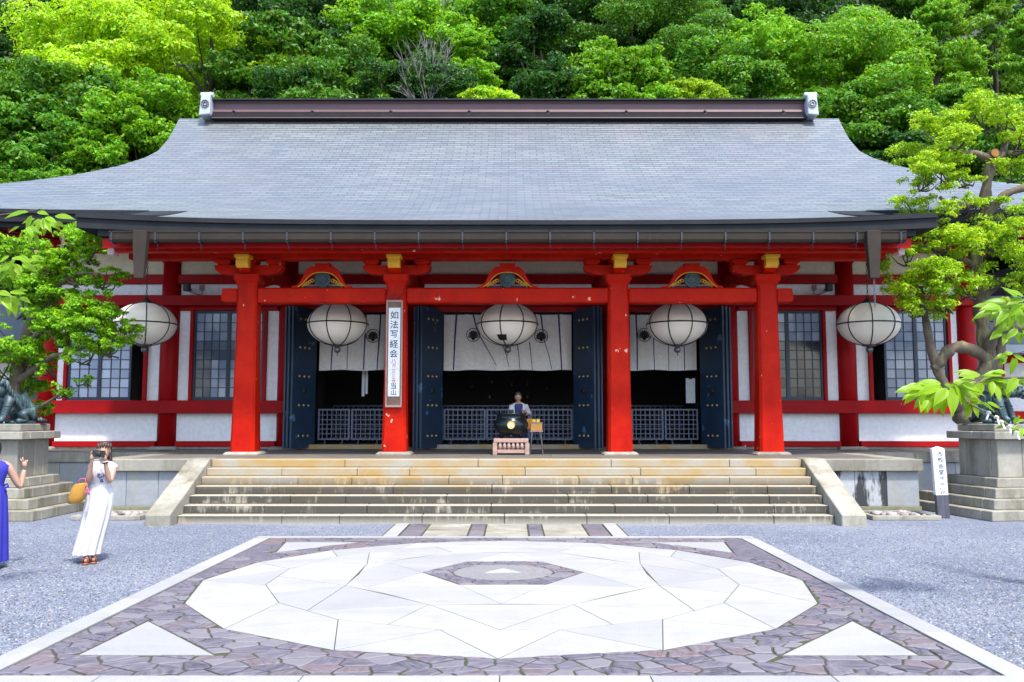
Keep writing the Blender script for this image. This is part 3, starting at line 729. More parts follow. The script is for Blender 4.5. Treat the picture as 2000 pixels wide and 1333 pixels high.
for sg in (-1, 1):
    hb('door_lintel', sg*2.63, sg*6.0, 23.85, 24.1, 4.86, 5.0, MT['red'])
    hb('waist_rail', sg*5.9, sg*13.1, 23.64, 23.88, 2.054, 2.405, MT['red'])
    for a, c, wz in ((6.345, 9.08, (6.74, 8.66)), (9.61, 12.41, (10.02, 12.1))):
        hb('wall_panel', sg*a, sg*c, 23.97, 24.03, 5.293, 5.632, MT['plaster'], 0)
        hb('base_rail', sg*a, sg*c, 23.82, 24.05, 1.146, 1.30, MT['red'])
        hb('base_stone', sg*a, sg*c, 23.85, 24.05, PZ+.001, 1.144, MT['granite'])
        hb('wall_panel', sg*a, sg*c, 23.95, 24.03, 1.303, 2.06, MT['plaster'], 0)
        hb('head_rail', sg*a, sg*c, 23.84, 24.05, 4.888, 5.0, MT['red'])
        hb('wall_panel', sg*a, sg*(wz[0]-.1), 23.95, 24.03, 2.408, 4.885, MT['plaster'], 0)
        hb('wall_panel', sg*c, sg*(wz[1]+.1), 23.95, 24.03, 2.408, 4.885, MT['plaster'], 0)
        hb('jamb', sg*(wz[0]-.1), sg*(wz[0]-.002), 23.84, 24.05, 2.406, 4.886, MT['red']); hb('jamb', sg*(wz[1]+.002), sg*(wz[1]+.1), 23.84, 24.05, 2.406, 4.886, MT['red'])
        # sliding lattice window
        x0, x1 = (sg*wz[0], sg*wz[1]) if sg > 0 else (sg*wz[1], sg*wz[0])
        z0, z1 = 2.41, 4.884
        outer = a > 9
        gap = .34 if outer else 0
        xs0, xs1 = (x0 + gap, x1) if sg > 0 else (x0, x1 - gap)
        wb = B(); wb.box(xs0, xs1, 23.9, 23.96, z0, z0+.09); wb.box(xs0, xs1, 23.9, 23.96, z1-.07, z1)
        wb.box(xs0, xs0+.06, 23.902, 23.958, z0+.09, z1-.07); wb.box(xs1-.06, xs1, 23.902, 23.958, z0+.09, z1-.07)
        xm = (xs0+xs1)/2; wb.box(xm-.05, xm+.05, 23.895, 23.957, z0+.09, z1-.07)
        nc, nr = (8 if not outer else 6), 9
        cells = [(xs0+.06, xm-.05), (xm+.05, xs1-.06)]
        win = wb.obj('window', MT['navyframe'], hall)
        lb = B(); pan = None
        for (ca, cb) in cells:
            pw = (cb-ca)/(nc/2); ph = (z1-.07-z0-.09)/nr
            for i in range(1, nc//2): lb.box(ca+pw*i-.011, ca+pw*i+.011, 23.915, 23.945, z0+.09, z1-.07)
            for r_ in range(1, nr): lb.box(ca, cb, 23.917, 23.943, z0+.09+ph*r_-.011, z0+.09+ph*r_+.011)
            for i in range(nc//2):
                for r_ in range(nr):
                    p = (ca+pw*(i+.5), 23.935, z0+.09+ph*(r_+.5))
                    if pan is None:
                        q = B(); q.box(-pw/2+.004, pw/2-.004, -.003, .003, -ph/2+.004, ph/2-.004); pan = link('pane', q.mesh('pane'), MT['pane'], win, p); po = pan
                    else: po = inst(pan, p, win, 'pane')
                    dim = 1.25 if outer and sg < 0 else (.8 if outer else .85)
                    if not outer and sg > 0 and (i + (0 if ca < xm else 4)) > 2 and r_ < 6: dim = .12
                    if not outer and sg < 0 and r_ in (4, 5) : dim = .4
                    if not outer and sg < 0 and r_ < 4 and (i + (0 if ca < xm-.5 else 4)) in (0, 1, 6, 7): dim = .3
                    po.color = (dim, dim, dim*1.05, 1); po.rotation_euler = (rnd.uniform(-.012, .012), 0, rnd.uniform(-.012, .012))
        lb.obj('lattice', MT['navyframe'], win)
    # side wall of the hall
    X = sg*12.67
    b = B(); b.box(X-.04, X+.04, 24.2, 35.6, PZ, 6.5); b.obj('side_wall', MT['plaster'], hall)
    for z0, z1 in ((1.146, 1.3), (2.054, 2.405), (5.003, 5.29), (5.635, 5.894)):
        b = B(); b.box(X-.14, X+.14, 24.2, 35.6, z0, z1); b.obj('side_rail', MT['red'], hall, bevel=.01)
hb('wall_panel', -5.8, -2.87, 23.97, 24.03, 5.293, 5.632, MT['plaster'], 0); hb('wall_panel', 2.87, 5.8, 23.97, 24.03, 5.293, 5.632, MT['plaster'], 0); hb('wall_panel', -2.32, 2.32, 23.97, 24.03, 5.293, 5.632, MT['plaster'], 0)
hb('door_lintel', -2.3, 2.3, 23.85, 24.1, 4.86, 5.0, MT['red'])
hb('back_wall', -12.6, 12.6, 35.5, 35.7, PZ, 6.5, MT['plaster'], 0)
# interior: boarded floor, ceiling and dark altar screen
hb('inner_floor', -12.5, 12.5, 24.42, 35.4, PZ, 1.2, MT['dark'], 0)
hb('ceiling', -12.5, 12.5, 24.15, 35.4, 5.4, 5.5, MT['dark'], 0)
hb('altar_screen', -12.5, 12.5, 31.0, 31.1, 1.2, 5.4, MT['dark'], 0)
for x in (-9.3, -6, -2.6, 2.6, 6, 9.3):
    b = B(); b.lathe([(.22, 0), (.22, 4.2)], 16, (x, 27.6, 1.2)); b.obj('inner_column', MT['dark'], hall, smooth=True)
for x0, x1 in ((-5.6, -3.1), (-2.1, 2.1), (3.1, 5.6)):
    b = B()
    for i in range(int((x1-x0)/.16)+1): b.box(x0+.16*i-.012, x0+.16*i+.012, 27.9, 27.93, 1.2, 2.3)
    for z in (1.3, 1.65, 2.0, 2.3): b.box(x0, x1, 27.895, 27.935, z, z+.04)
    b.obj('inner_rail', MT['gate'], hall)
# ---------------------------------------------------------------- doors
def door(hx, ox, name='door'):
    """folded leaf pair from the hinge (hx) to its free edge (ox), swung out onto the porch"""
    p0 = Vector((hx, 23.98, 0)); p1 = Vector((ox, 23.17, 0)); d = (p1-p0).normalized(); n = Vector((d.y, -d.x, 0))
    if n.y > 0: n = -n
    def slab(off, th, z0, z1, a=0., e=0.):
        q0 = p0 + d*a + n*off; q1 = p1 - d*e + n*off
        b = B(); b.prism([(q0.x, q0.y), (q1.x, q1.y), ((q1-n*th).x, (q1-n*th).y), ((q0-n*th).x, (q0-n*th).y)], 'z', z0, z1); return b
    L = slab(0, .07, PZ+.04, 4.93).obj(name, MT['navy'], hall, bevel=.008)
    slab(-.085, .07, PZ+.04, 4.93, -.02, -.05).obj('folded_leaf', MT['navy'], L, bevel=.008)
    slab(-.17, .05, PZ+.05, 4.9, -.03, -.09).obj('folded_leaf', MT['navy'], L, bevel=.008)
    st = None
    for z in (1.45, 2.27, 3.05, 3.83, 4.6):
        for k in (.3, .5, .7):
            p = p0 + (p1-p0)*k + n*.0; p.z = z
            if st is None:
                q = B(); q.ball((0, 0, 0), .036, 10, 6); st = link('stud', q.mesh('stud'), MT['brass'], L, p, smooth=True)
            else: inst(st, p, L, 'stud')
    p = p0 + (p1-p0)*.5 + n*.012; q = B(); q.lathe([(.09, 0), (.09, .02), (.05, .04)], 16)
    o = link('ring_plate', q.mesh('ring_plate'), MT['black'], L, (p.x, p.y, 2.66), smooth=False); o.rotation_euler = n.to_track_quat('Z', 'Y').to_euler()
for hx, ox in ((-1.80, -2.30), (1.80, 2.30), (-5.30, -5.74), (5.30, 5.74), (-3.38, -2.95), (3.38, 2.95)): door(hx, ox)
for x0, x1 in ((-2.34, -1.82), (1.82, 2.34), (-5.82, -5.32), (5.32, 5.82), (-3.36, -2.86), (2.86, 3.36)):
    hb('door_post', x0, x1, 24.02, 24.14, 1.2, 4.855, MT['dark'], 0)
for x0, x1 in ((-2.3, 2.3), (-5.8, -2.88), (2.88, 5.8)):
    hb('threshold', x0, x1, 23.78, 24.4, PZ+.001, 1.21, MT['step'], .012)
def gate(x0, x1, label):
    t = thing('lattice_gate', label, 'gate', ((x0+x1)/2, 24.2, 1.21), 'low lattice gates in the doorways')
    b = B(); y0, y1 = 24.18, 24.22
    b.box(x0, x1, y0, y1, 2.14, 2.18); b.box(x0, x1, y0, y1, 1.33, 1.37); b.box(x0, x0+.045, y0, y1, 1.37, 2.14); b.box(x1-.045, x1, y0, y1, 1.37, 2.14); b.obj('gate_frame', MT['gate'], t)
    b = B(); n = max(2, round((x1-x0)/.135))
    for i in range(1, n): x = x0 + (x1-x0)*i/n; b.box(x-.011, x+.011, 24.19, 24.21, 1.37, 2.14)
    for i in range(1, 6): z = 1.37+.77*i/6; b.box(x0+.045, x1-.045, 24.193, 24.207, z-.011, z+.011)
    b.obj('lattice', MT['gate'], t)
    for x in (x0+.2, x1-.2):
        b = B(); b.box(x-.03, x+.03, 24.1, 24.3, 1.21, 1.25); b.box(x-.02, x+.02, 24.185, 24.215, 1.25, 1.33); b.obj('foot', MT['black'], t)
gate(-1.78, -.62, 'lattice gate in the central doorway, left of the black incense burner')
gate(-.6, .6, 'lattice gate directly behind the black incense burner')
gate(.62, 1.78, 'lattice gate in the central doorway, right of the small wooden table')
gate(-5.26, -4.38, 'lattice gate beside the open navy door of the left doorway')
gate(-4.34, -3.42, 'lattice gate next to the column with the hanging signboard, left doorway')
gate(3.42, 4.3, 'lattice gate of the right doorway, next to the bright red porch column')
gate(4.34, 5.26, 'lattice gate of the right doorway beside its open navy door')
# ---------------------------------------------------------------- porch frame
PXS = [-6.08, -2.6, 2.6, 6.08]
def sq(w_, ch, z, x=0, y=0):
    a, c = w_, w_-ch; return [(x+p, y+q, z) for p, q in ((-c, -a), (c, -a), (a, -c), (a, c), (c, a), (-c, a), (-a, c), (-a, -c))]
pc = B(); pc.loft([sq(.285, .06, 1.15), sq(.255, .055, 2.5), sq(.235, .05, 4.2), sq(.228, .05, 5.02)])
pb = B(); pb.loft([sq(.40, .02, PZ), sq(.40, .02, PZ+.025), sq(.345, .02, 1.152)])
da = B(); da.loft([sq(.235, .03, 5.02), sq(.245, .03, 5.06), sq(.30, .03, 5.14), sq(.30, .03, 5.27)])
arm = B(); arm.prism([(-.80, 5.50), (-.78, 5.40), (-.7, 5.33), (-.55, 5.285), (-.36, 5.272), (.36, 5.272), (.55, 5.285), (.7, 5.33), (.78, 5.40), (.80, 5.50)], 'y', -.16, .16)
blk = B(); blk.loft([sq(.13, .01, 5.502), sq(.14, .01, 5.53), sq(.19, .01, 5.57), sq(.19, .01, 5.64)])
nose = B(); nose.prism([(-.25, 5.28), (-.42, 5.31), (-.56, 5.38), (-.62, 5.47), (-.62, 5.56), (.1, 5.56), (.1, 5.28)], 'x', -.13, .13)
nb1 = B(); nb1.box(-.135, .135, -.64, -.50, 5.40, 5.475); nb1.prism([(-.56, 5.372), (-.645, 5.46), (-.645, 5.565), (-.46, 5.565), (-.46, 5.372)], 'x', -.142, .142)
nb2 = B(); nb2.loft([sq(.12, .005, 5.566, 0, -.52), sq(.17, .005, 5.60, 0, -.52), sq(.17, .005, 5.66, 0, -.52)])
first = {}
def rep(key, bb, m, loc, smooth=False):
    if key not in first: first[key] = link(key, bb.mesh(key), m, hall, loc, smooth)
    else: inst(first[key], loc, hall, key)
PYC = 20.35
for x in PXS:
    rep('porch_column', pc, MT['verm'], (x, PYC, 0)); rep('porch_column_base', pb, MT['granite'], (x, PYC, 0)); rep('capital_block', da, MT['verm'], (x, PYC, 0))
    rep('bracket_arm', arm, MT['verm'], (x, PYC, 0)); rep('bracket_nose', nose, MT['verm'], (x, PYC, 0)); rep('gilded_nose_end', nb1, MT['goldpaint'], (x, PYC, 0)); rep('gilded_block', nb2, MT['goldpaint'], (x, PYC, 0))
    for dx in (-.6, 0, .6): rep('bearing_block', blk, MT['verm'], (x+dx, PYC, 0))
    # curved tie back to the hall
    b = B(); pts = [(PYC+.2 + (23.75-PYC-.2)*t/8, 4.95 + .55*math.sin(math.pi*.5*t/8)) for t in range(9)]
    b.prism([(y, z) for y, z in pts] + [(y, z+.3) for y, z in pts[::-1]], 'x', x-.11, x+.11); b.obj('rainbow_beam', MT['verm'], hall)
for a, c in zip(PXS, PXS[1:]): hb('porch_tie_beam', a+.235, c-.235, PYC-.2, PYC+.18, 4.605, 4.964, MT['verm'], .03)
for x, sg in ((-6.08, -1), (6.08, 1)):
    b = B(); b.prism([(x+sg*.235, 4.63), (x+sg*.58, 4.63), (x+sg*.62, 4.7), (x+sg*.6, 4.95), (x+sg*.235, 4.95)], 'y', PYC-.17, PYC+.15); b.obj('beam_end', MT['verm'], hall, bevel=.015)
hb('porch_purlin', -8.9, 8.9, PYC-.17, PYC+.17, 5.642, 5.86, MT['verm'], .015)
hb('eave_purlin', -8.78, 8.74, 19.2, 19.45, 5.63, 5.80, MT['verm'], .01)
hb('eave_fascia', -8.78, 8.74, 19.24, 19.46, 5.802, 5.94, MT['red'], .01)
for sg in (-1, 1): hb('purlin_end', sg*8.785 if sg < 0 else 8.745, sg*8.93 if sg < 0 else 8.89, 19.19, 19.46, 5.56, 5.93, MT['pink'], .008)
# frog-leg struts
out_ = [(.72, 0), (.70, .035), (.6, .05), (.52, .12), (.44, .28), (.37, .42), (.28, .5), (.18, .5), (.18, .58), (0, .58)]
inn_ = [(.56, 0), (.545, .02), (.5, .05), (.42, .12), (.36, .2), (.29, .27), (.22, .315), (.14, .34), (.07, .35), (0, .355)]
for k, x in enumerate((-4.34, 0, 4.34)):
    ps = thing('frog_leg_strut', None, None, (x, PYC-.05, 4.97)); ps.parent = hall; ps.location = Vector((x, PYC-.05, 4.967)) - org(hall); ORG[ps.name] = Vector((x, PYC-.05, 4.967))
    b = B()
    for sg in (-1, 1):
        rings = [[(x+sg*o[0], PYC-.17, 4.967+o[1]), (x+sg*o[0], PYC+.05, 4.967+o[1]), (x+sg*i[0], PYC+.05, 4.967+i[1]), (x+sg*i[0], PYC-.17, 4.967+i[1])] for o, i in zip(out_, inn_)]
        b.loft(rings)
    b.obj('strut_frame', MT['verm'], ps)
    b = B()
    for sg in (-1, 1): b.tube([(x+sg*i[0], PYC-.18, 4.975+i[1]) for i in inn_], .009, 6)
    b.obj('gilded_rim', MT['goldpaint'], ps)
    b = B()
    for sg in (-1, 1):
        for q in range(5):
            cx_, cz_ = x+sg*(.24+.055*q), 5.13 - .03*q; r_ = .05-.004*q
            b.tube([(cx_ + r_*(1-t/14)*math.cos(t*.75)*sg, PYC-.13, cz_ + r_*(1-t/14)*math.sin(t*.75)) for t in range(10)], .008, 4)
    b.obj('scrollwork', MT['goldpaint'], ps)
    b = B(); b.lathe([(.19, 0), (.19, .05), (.16, .06), (.15, .045), (.03, .045), (.025, .06)], 24)
    for q in range(12): a = q*math.pi/6; b.ball((.1*math.cos(a), .1*math.sin(a), .05), (.03, .03, .014), 6, 4)
    o = link('medallion', b.mesh('medallion'), MT['bronze'], ps, (x, PYC-.1, 5.16)); o.rotation_euler = (R(90), 0, 0)
    hb('back_board', x-.52, x+.52, PYC-.06, PYC-.03, 4.967, 5.02, MT['dark'], 0, ps)
# ================================================================ lanterns
def lantern_mat():
    m, nt, out = newmat('lantern shell'); v = objpos(nt)
    n1 = noise(nt, v, 2.5, 4); col = mixc(nt, ramp(nt, n1, .35, .7), (.88, .84, .75), (.83, .78, .68))
    p = N(nt, 'ShaderNodeBsdfPrincipled', None, Base_Color=col, Roughness=.38)
    nt.links.new(p.outputs[0], out.inputs[0]); return m
MT['lantern'] = lantern_mat()
LRX, LRZ = .78, .555
def lantern(x, label, top, hatch=False, tilt=0):
    z = 4.36
    t = thing('hanging_lantern', label, 'lantern', (x, 22.5, z), 'round lanterns hanging along the porch')
    b = B(); b.ball((x, 22.5, z), (LRX, LRX, LRZ), 32, 18); shell = b.obj('lantern_shell', MT['lantern'], t, smooth=True)
    b = B()
    b.tube([(x+(LRX+.008)*math.cos(a), 22.5+(LRX+.008)*math.sin(a), z) for a in [k*2*math.pi/40 for k in range(41)]], .017, 5); b.obj('hoop', MT['black'], t)
    for k in range(8):
        a = k*math.pi/4 + .42 + tilt
        b = B(); b.tube([(x+(LRX+.006)*math.cos(q)*math.cos(a), 22.5+(LRX+.006)*math.cos(q)*math.sin(a), z+(LRZ+.006)*math.sin(q)) for q in [-1.48+2.96*i/18 for i in range(19)]], .015, 5)
        b.obj('rib', MT['black'], t)
    b = B(); b.lathe([(.16, LRZ-.03), (.17, LRZ+.02), (.1, LRZ+.06), (.05, LRZ+.12), (.03, LRZ+.16)], 14, (x, 22.5, z)); b.obj('cap', MT['black'], t, smooth=True)
    b = B(); b.lathe([(.2, -LRZ+.06), (.17, -LRZ-.02), (.06, -LRZ-.04)], 14, (x, 22.5, z)); b.ball((x, 22.5, z-LRZ-.11), .09, 12, 8); b.tube([(x, 22.5, z-LRZ-.18), (x, 22.5, z-LRZ-.27)], .012, 5); b.obj('finial', MT['steel'], t, smooth=True)
    b = B(); n = int((top - (z+LRZ+.14))/.07)
    for i in range(n):
        zz = z+LRZ+.17+.07*i
        b.tube([(x + (.02*math.cos(q) if i % 2 else 0), 22.5 + (0 if i % 2 else .02*math.cos(q)), zz + .045*math.sin(q)) for q in [k*math.pi/4 for k in range(9)]], .007, 4)
    b.obj('chain', MT['black'], t)
    if hatch:
        b = B(); a0, a1 = -2.02, -1.62
        rings = [[(x+(LRX+.01)*math.cos(q)*math.cos(a), 22.5+(LRX+.01)*math.cos(q)*math.sin(a), z+(LRZ+.01)*math.sin(q)) for a in (a0, a0+.2, a1)] for q in (-.62, -.78, -.95)]
        b.loft(rings, cap=False, closed=False); b.obj('open_hatch', MT['dark'], t, recalc=False)
lantern(-9.42, 'white lantern at the left end of the porch, half hidden by a leafy branch', 6.55)
lantern(-4.42, 'white lantern in front of the left doorway', 5.35, tilt=.2)
lantern(.0, 'white lantern with a dark open hatch, over the incense burner in the central doorway', 5.35, True, tilt=.12)
lantern(4.4, 'white lantern in front of the right doorway', 5.35, tilt=-.1)
lantern(9.38, 'white lantern at the right end of the porch, beside the gnarled tree', 6.55, tilt=.1)
# ================================================================ noren curtains
def noren(x0, x1, label, slits, crests, y=24.32, z1=4.83, z0=3.26):
    t = thing('noren_curtain', label, 'curtain', ((x0+x1)/2, y, z0), 'white curtains in the doorways')
    wave = lambda x, z: y + .035*math.sin(x*7.3 + .8*math.sin(z*2)) * (1 - (z-z0)/(z1-z0)*.6) + .012*math.sin(x*19+z*3)
    nx, nz = int((x1-x0)/.05), 16
    b = B(); rows = []
    for j in range(nz+1):
        z = z0 + (z1-z0)*j/nz; rows.append([(x0+(x1-x0)*i/nx, wave(x0+(x1-x0)*i/nx, z), z + (.012*math.sin((x0+(x1-x0)*i/nx)*5) if j == 0 else 0)) for i in range(nx+1)])
    b.loft(rows, cap=False, closed=False); b.obj('cloth', MT['cloth'], t, smooth=True, recalc=False)
    for s in slits:
        b = B(); pts = []
        for k in range(15):
            f = k/14; xx = np.interp(f, [0, .5, 1], s[:3]); z = z1 - (z1-z0-.01)*(s[3] + (s[4]-s[3])*f); pts.append((xx, z, s[5]*(1-.4*f)))
        b.loft([[(xx-w_, wave(xx-w_, z)-.006, z), (xx+w_, wave(xx+w_, z)-.006, z)] for xx, z, w_ in pts], cap=False, closed=False); b.obj('cord_stripe', MT['purple'], t, recalc=False)
    for cx_, cz_ in crests:
        b = B(); r_ = .185
        yy = wave(cx_, cz_) - .03
        b.tube([(cx_+r_*math.cos(a), yy, cz_+r_*math.sin(a)) for a in [k*math.pi/14 for k in range(29)]], .012, 4)
        for k in range(9):       # folding-fan of leaves
            a = R(-12 + 204*k/8); c_, s_ = math.cos(a), math.sin(a)
            b.add([(cx_, yy, cz_-.10), (cx_+.12*c_-.026*s_, yy, cz_-.03+.13*s_+.026*c_), (cx_+.17*c_*.93, yy, cz_-.02+.165*s_), (cx_+.12*c_+.026*s_, yy, cz_-.03+.13*s_-.026*c_)], [(0, 1, 2, 3)])
        b.add([(cx_-.06, yy, cz_-.10), (cx_, yy, cz_-.165), (cx_+.06, yy, cz_-.10), (cx_, yy, cz_-.06)], [(0, 1, 2, 3)])
        b.obj('crest', MT['crest'], t, recalc=False)
    hb('curtain_rod', x0-.03, x1+.03, y-.015, y+.015, z1-.01, z1+.02, MT['black'], 0, t)
noren(-1.80, 1.78, 'long white curtain with two fan crests in the central doorway',
      [(-1.45, -1.5, -1.53, 0, 1, .03), (-.98, -.9, -.78, 0, .42, .024), (-.78, -.55, -.33, .4, .92, .016), (-.2, -.05, .02, .5, .95, .012), (.25, .3, .33, .5, .98, .012), (.6, .64, .68, .5, 1, .012), (.92, .97, 1.02, 0, .5, .024), (1.02, 1.14, 1.22, .48, .98, .013), (1.42, 1.46, 1.5, 0, 1, .026)], [(-.98, 4.25), (.93, 4.22)])
noren(-5.28, -3.4, 'white curtain in the left doorway behind the signboard column', [(-4.9, -4.92, -4.96, 0, 1, .026), (-4.48, -4.5, -4.5, .3, 1, .014), (-4.0, -4.02, -4.05, 0, 1, .026), (-3.58, -3.62, -3.66, 0, 1, .024)], [(-3.78, 4.22)])
noren(3.4, 5.28, 'white curtain in the right doorway beside its navy door', [(3.6, 3.62, 3.62, 0, 1, .026), (4.08, 4.08, 4.09, 0, 1, .018), (4.5, 4.5, 4.5, .3, 1, .012), (4.92, 4.93, 4.93, .3, 1, .018)], [(3.82, 4.25)])
# little gilt lamps hanging in the dark hall
for k, (x, z) in enumerate(((-1.2, 2.95), (-.55, 3.1), (.1, 3.0), (.6, 3.05), (1.25, 2.9), (-.62, 2.62), (.62, 2.62))):
    t = thing('gilt_lamp', 'small gilt lamp in the dark central doorway, %s from the left' % ['first', 'second', 'third', 'fourth', 'fifth', 'sixth', 'seventh'][[0, 2, 3, 5, 6, 1, 4][k]], 'lamp', (x, 28.4, z), 'gilt lamps in the dark hall')
    b = B(); b.lathe([(.01, .06), (.05, .04), (.03, .03), (.04, -.03), (.02, -.05)], 8, (x, 28.4, z)); b.obj('lamp_body', MT['brass'], t)
    b = B(); b.tube([(x, 28.4, z+.1), (x, 28.4, 5.4)], .006, 4); b.obj('lamp_chain', MT['black'], t)
# ================================================================ lettering
def text_mesh(body, size):
    c = bpy.data.curves.new('t', 'FONT'); c.body = body; c.size = size; c.align_x = 'CENTER'; c.align_y = 'CENTER'; c.resolution_u = 4; c.offset = size*.006
    o = bpy.data.objects.new('t', c); COL.objects.link(o)
    dg = bpy.context.evaluated_depsgraph_get(); dg.update(); me = bpy.data.meshes.new_from_object(o.evaluated_get(dg))
    bpy.data.objects.remove(o); me.materials.clear()
    if len(me.vertices):                     # centre the glyph on its own box
        co = np.empty(len(me.vertices)*3); me.vertices.foreach_get('co', co); co = co.reshape(-1, 3); co -= (co.max(0)+co.min(0))/2
        me.vertices.foreach_set('co', co.ravel()); me.update()
    return me
def glyph(ch, size, p, m, parent, rot=(R(90), 0, 0), sx=1.):
    o = link('lettering', text_mesh(ch, size), m, parent, p); o.rotation_euler = rot; o.scale = (sx, 1, 1); return o
# signboard on the second porch column
sb = thing('signboard', 'tall white paper signboard with black brush lettering hung on a red porch column', 'sign', (-2.61, 20.04, 2.2))
SX, SY = -2.61, 20.04
hb('board', SX-.185, SX+.185, SY-.01, SY+.025, 2.21, 4.62, mat('sign wood', (.20, .11, .07), (.13, .07, .05), rough=.6), .004, sb)
for q in ((SX-.192, SX-.155, 2.21, 4.62), (SX+.155, SX+.192, 2.21, 4.62)): hb('frame_side', q[0], q[1], SY-.035, SY-.012, q[2], q[3], MT['wood'], .004, sb)
hb('frame_end', SX-.185, SX+.185, SY-.037, SY-.012, 2.17, 2.22, MT['wood'], .004, sb); hb('frame_end', SX-.185, SX+.185, SY-.037, SY-.012, 4.6, 4.65, MT['wood'], .004, sb)
hb('paper_strip', SX-.135, SX+.135, SY-.018, SY-.012, 2.42, 4.47, MT['paper'], 0, sb)
for ch, z, sz, m in (('如', 4.30, .2, 'ink'), ('法', 4.08, .2, 'ink'), ('写', 3.86, .19, 'ink'), ('経', 3.63, .2, 'ink'), ('会', 3.41, .2, 'ink'),
                     ('八', 3.23, .12, 'redink'), ('月', 3.13, .1, 'redink'), ('一', 3.04, .1, 'redink'), ('日', 2.98, .075, 'redink'), ('～', 2.91, .08, 'redink'), ('三', 2.83, .11, 'redink'), ('日', 2.75, .085, 'redink'), ('当', 2.66, .15, 'ink'), ('山', 2.51, .14, 'ink')):
    glyph(ch, sz, (SX - .005, SY-.0215, z), MT[m], sb, rot=(R(90), 0, (R(90) if False else 0)))
b = B()
for sg in (-1, 1): b.tube([(SX, SY-.02, 4.65), (SX+sg*.12, SY-.02, 4.74), (SX+sg*.25, SY+.04, 4.86)], .009, 5); b.tube([(SX, SY-.02, 4.83), (SX+sg*.12, SY-.02, 4.74), (SX+sg*.05, SY-.02, 4.64)], .007, 5)
b.obj('rope', MT['black'], sb)
# white marker post by the right pedestal
mpx, mpy = 8.42, 17.02
mp = thing('marker_post', 'white wooden marker post with black brush lettering beside the right pedestal', 'signpost', (mpx, mpy, 0)); mp.rotation_euler = (0, R(-2.2), R(-14))
def loc_obj(b, name, m, parent, bevel=0, smooth=False):        # mesh given in the parent's own axes
    return link(name, b.mesh(name, (0, 0, 0), bevel), m, parent, org(parent), smooth)
b = B(); b.loft([[(x*.108, y*.09, z) for x, y in ((-1, -1), (1, -1), (1, 1), (-1, 1))] for z in (-.05, .44)]); loc_obj(b, 'post_foot', mat('charred wood', (.05, .05, .07), (.10, .10, .13), rough=.8, scale=4, stretch=(4, 4, .5)), mp, .006)
b = B(); b.loft([[(x*.11*k, y*.092*k, z) for x, y in ((-1, -1), (1, -1), (1, 1), (-1, 1))] for z, k in ((.442, 1), (1.33, 1), (1.37, .15))]); loc_obj(b, 'post_shaft', MT['paper'], mp, .004)
for i, ch in enumerate('本殿金堂標高'):
    o = link('lettering', text_mesh(ch, .105 if i < 4 else .08), MT['ink' if i < 4 else 'greyink'], mp, org(mp)); o.location = (.022, -.0945, 1.23 - .115*i); o.rotation_euler = (R(90), 0, 0)
o = link('lettering', text_mesh('410', .085), MT['greyink'], mp, org(mp)); o.location = (.022, -.0945, .565); o.rotation_euler = (R(90), 0, 0)
o = link('lettering', text_mesh('m', .11), MT['ink'], mp, org(mp)); o.location = (.022, -.0945, .49); o.rotation_euler = (R(90), 0, 0)
# ================================================================ incense burner and tables
BX, BY = .088, 20.45
st = thing('burner_stand', 'low weathered wooden stand with turned spindles under the incense burner', 'stand', (BX, BY, PZ))
hb('stand_top', BX-.40, BX+.40, BY-.36, BY+.36, 1.36, 1.455, MT['wood'], .012, st)
for sx in (-1, 1):
    for sy in (-1, 1): hb('leg', BX+sx*.37-.05, BX+sx*.37+.05, BY+sy*.32-.05, BY+sy*.32+.05, PZ, 1.358, MT['wood'], .008, st)
for sy in (-1, 1):
    hb('stretcher', BX-.315, BX+.315, BY+sy*.32-.03, BY+sy*.32+.03, 1.12, 1.20, MT['wood'], .006, st)
    for k in range(6):
        b = B(); b.lathe([(.022, 0), (.04, .05), (.042, .09), (.025, .155)], 8, (BX-.25+.1*k, BY+sy*.32, 1.202)); b.obj('spindle', MT['wood'], st, smooth=True)
bu = thing('incense_burner', 'large round black bronze incense burner with a gilt crest', 'incense burner', (BX, BY, 1.455))
b = B(); b.lathe([(.16, .06), (.26, .09), (.36, .18), (.40, .28), (.395, .36), (.35, .44), (.325, .47), (.325, .53), (.36, .555), (.365, .58), (.33, .585), (.30, .55), (.29, .40), (.0, .38)], 32, (BX, BY, 1.455)); b.obj('bowl', MT['cauldron'], bu, smooth=True)
for k in range(3):
    a = -math.pi/2 + k*2*math.pi/3; b = B(); b.tube([(BX+.2*math.cos(a), BY+.2*math.sin(a), 1.56), (BX+.27*math.cos(a), BY+.27*math.sin(a), 1.51), (BX+.25*math.cos(a), BY+.25*math.sin(a), 1.457)], [.05, .035, .045], 8); b.obj('foot', MT['cauldron'], bu, smooth=True)
b = B(); b.lathe([(.088, 0), (.088, .012)], 24); b.tube([(.083*math.cos(a), .083*math.sin(a), .014) for a in [k*math.pi/10 for k in range(21)]], .008, 5)
cr = link('crest_plate', b.mesh('crest_plate'), MT['goldpaint'], bu, (BX, BY-.402, 1.455+.31)); cr.rotation_euler = (R(90), 0, 0)
b = B()
for k in range(9):
    a = R(-20 + 220*k/8); c_, s_ = math.cos(a), math.sin(a)
    b.prism([(0, -.04), (.05*c_-.012*s_, -.02+.055*s_+.012*c_), (.07*c_, -.015+.075*s_), (.05*c_+.012*s_, -.02+.055*s_-.012*c_)], 'z', .013, .018)
o = link('gilt_fan', b.mesh('gilt_fan'), MT['paper'], cr, (BX, BY-.402, 1.455+.31))
b = B(); b.lathe([(.06, 0), (.06, .26), (.065, .27)], 14, (BX-.0, BY, 1.455+.40)); b.obj('chimney', MT['steel'], bu, smooth=True)
tb = thing('small_table', 'small grey trestle table standing right of the incense burner', 'table', (.68, 20.5, PZ))
hb('table_top', .53, .83, 20.36, 20.64, 1.60, 1.63, MT['wood'], .004, tb)
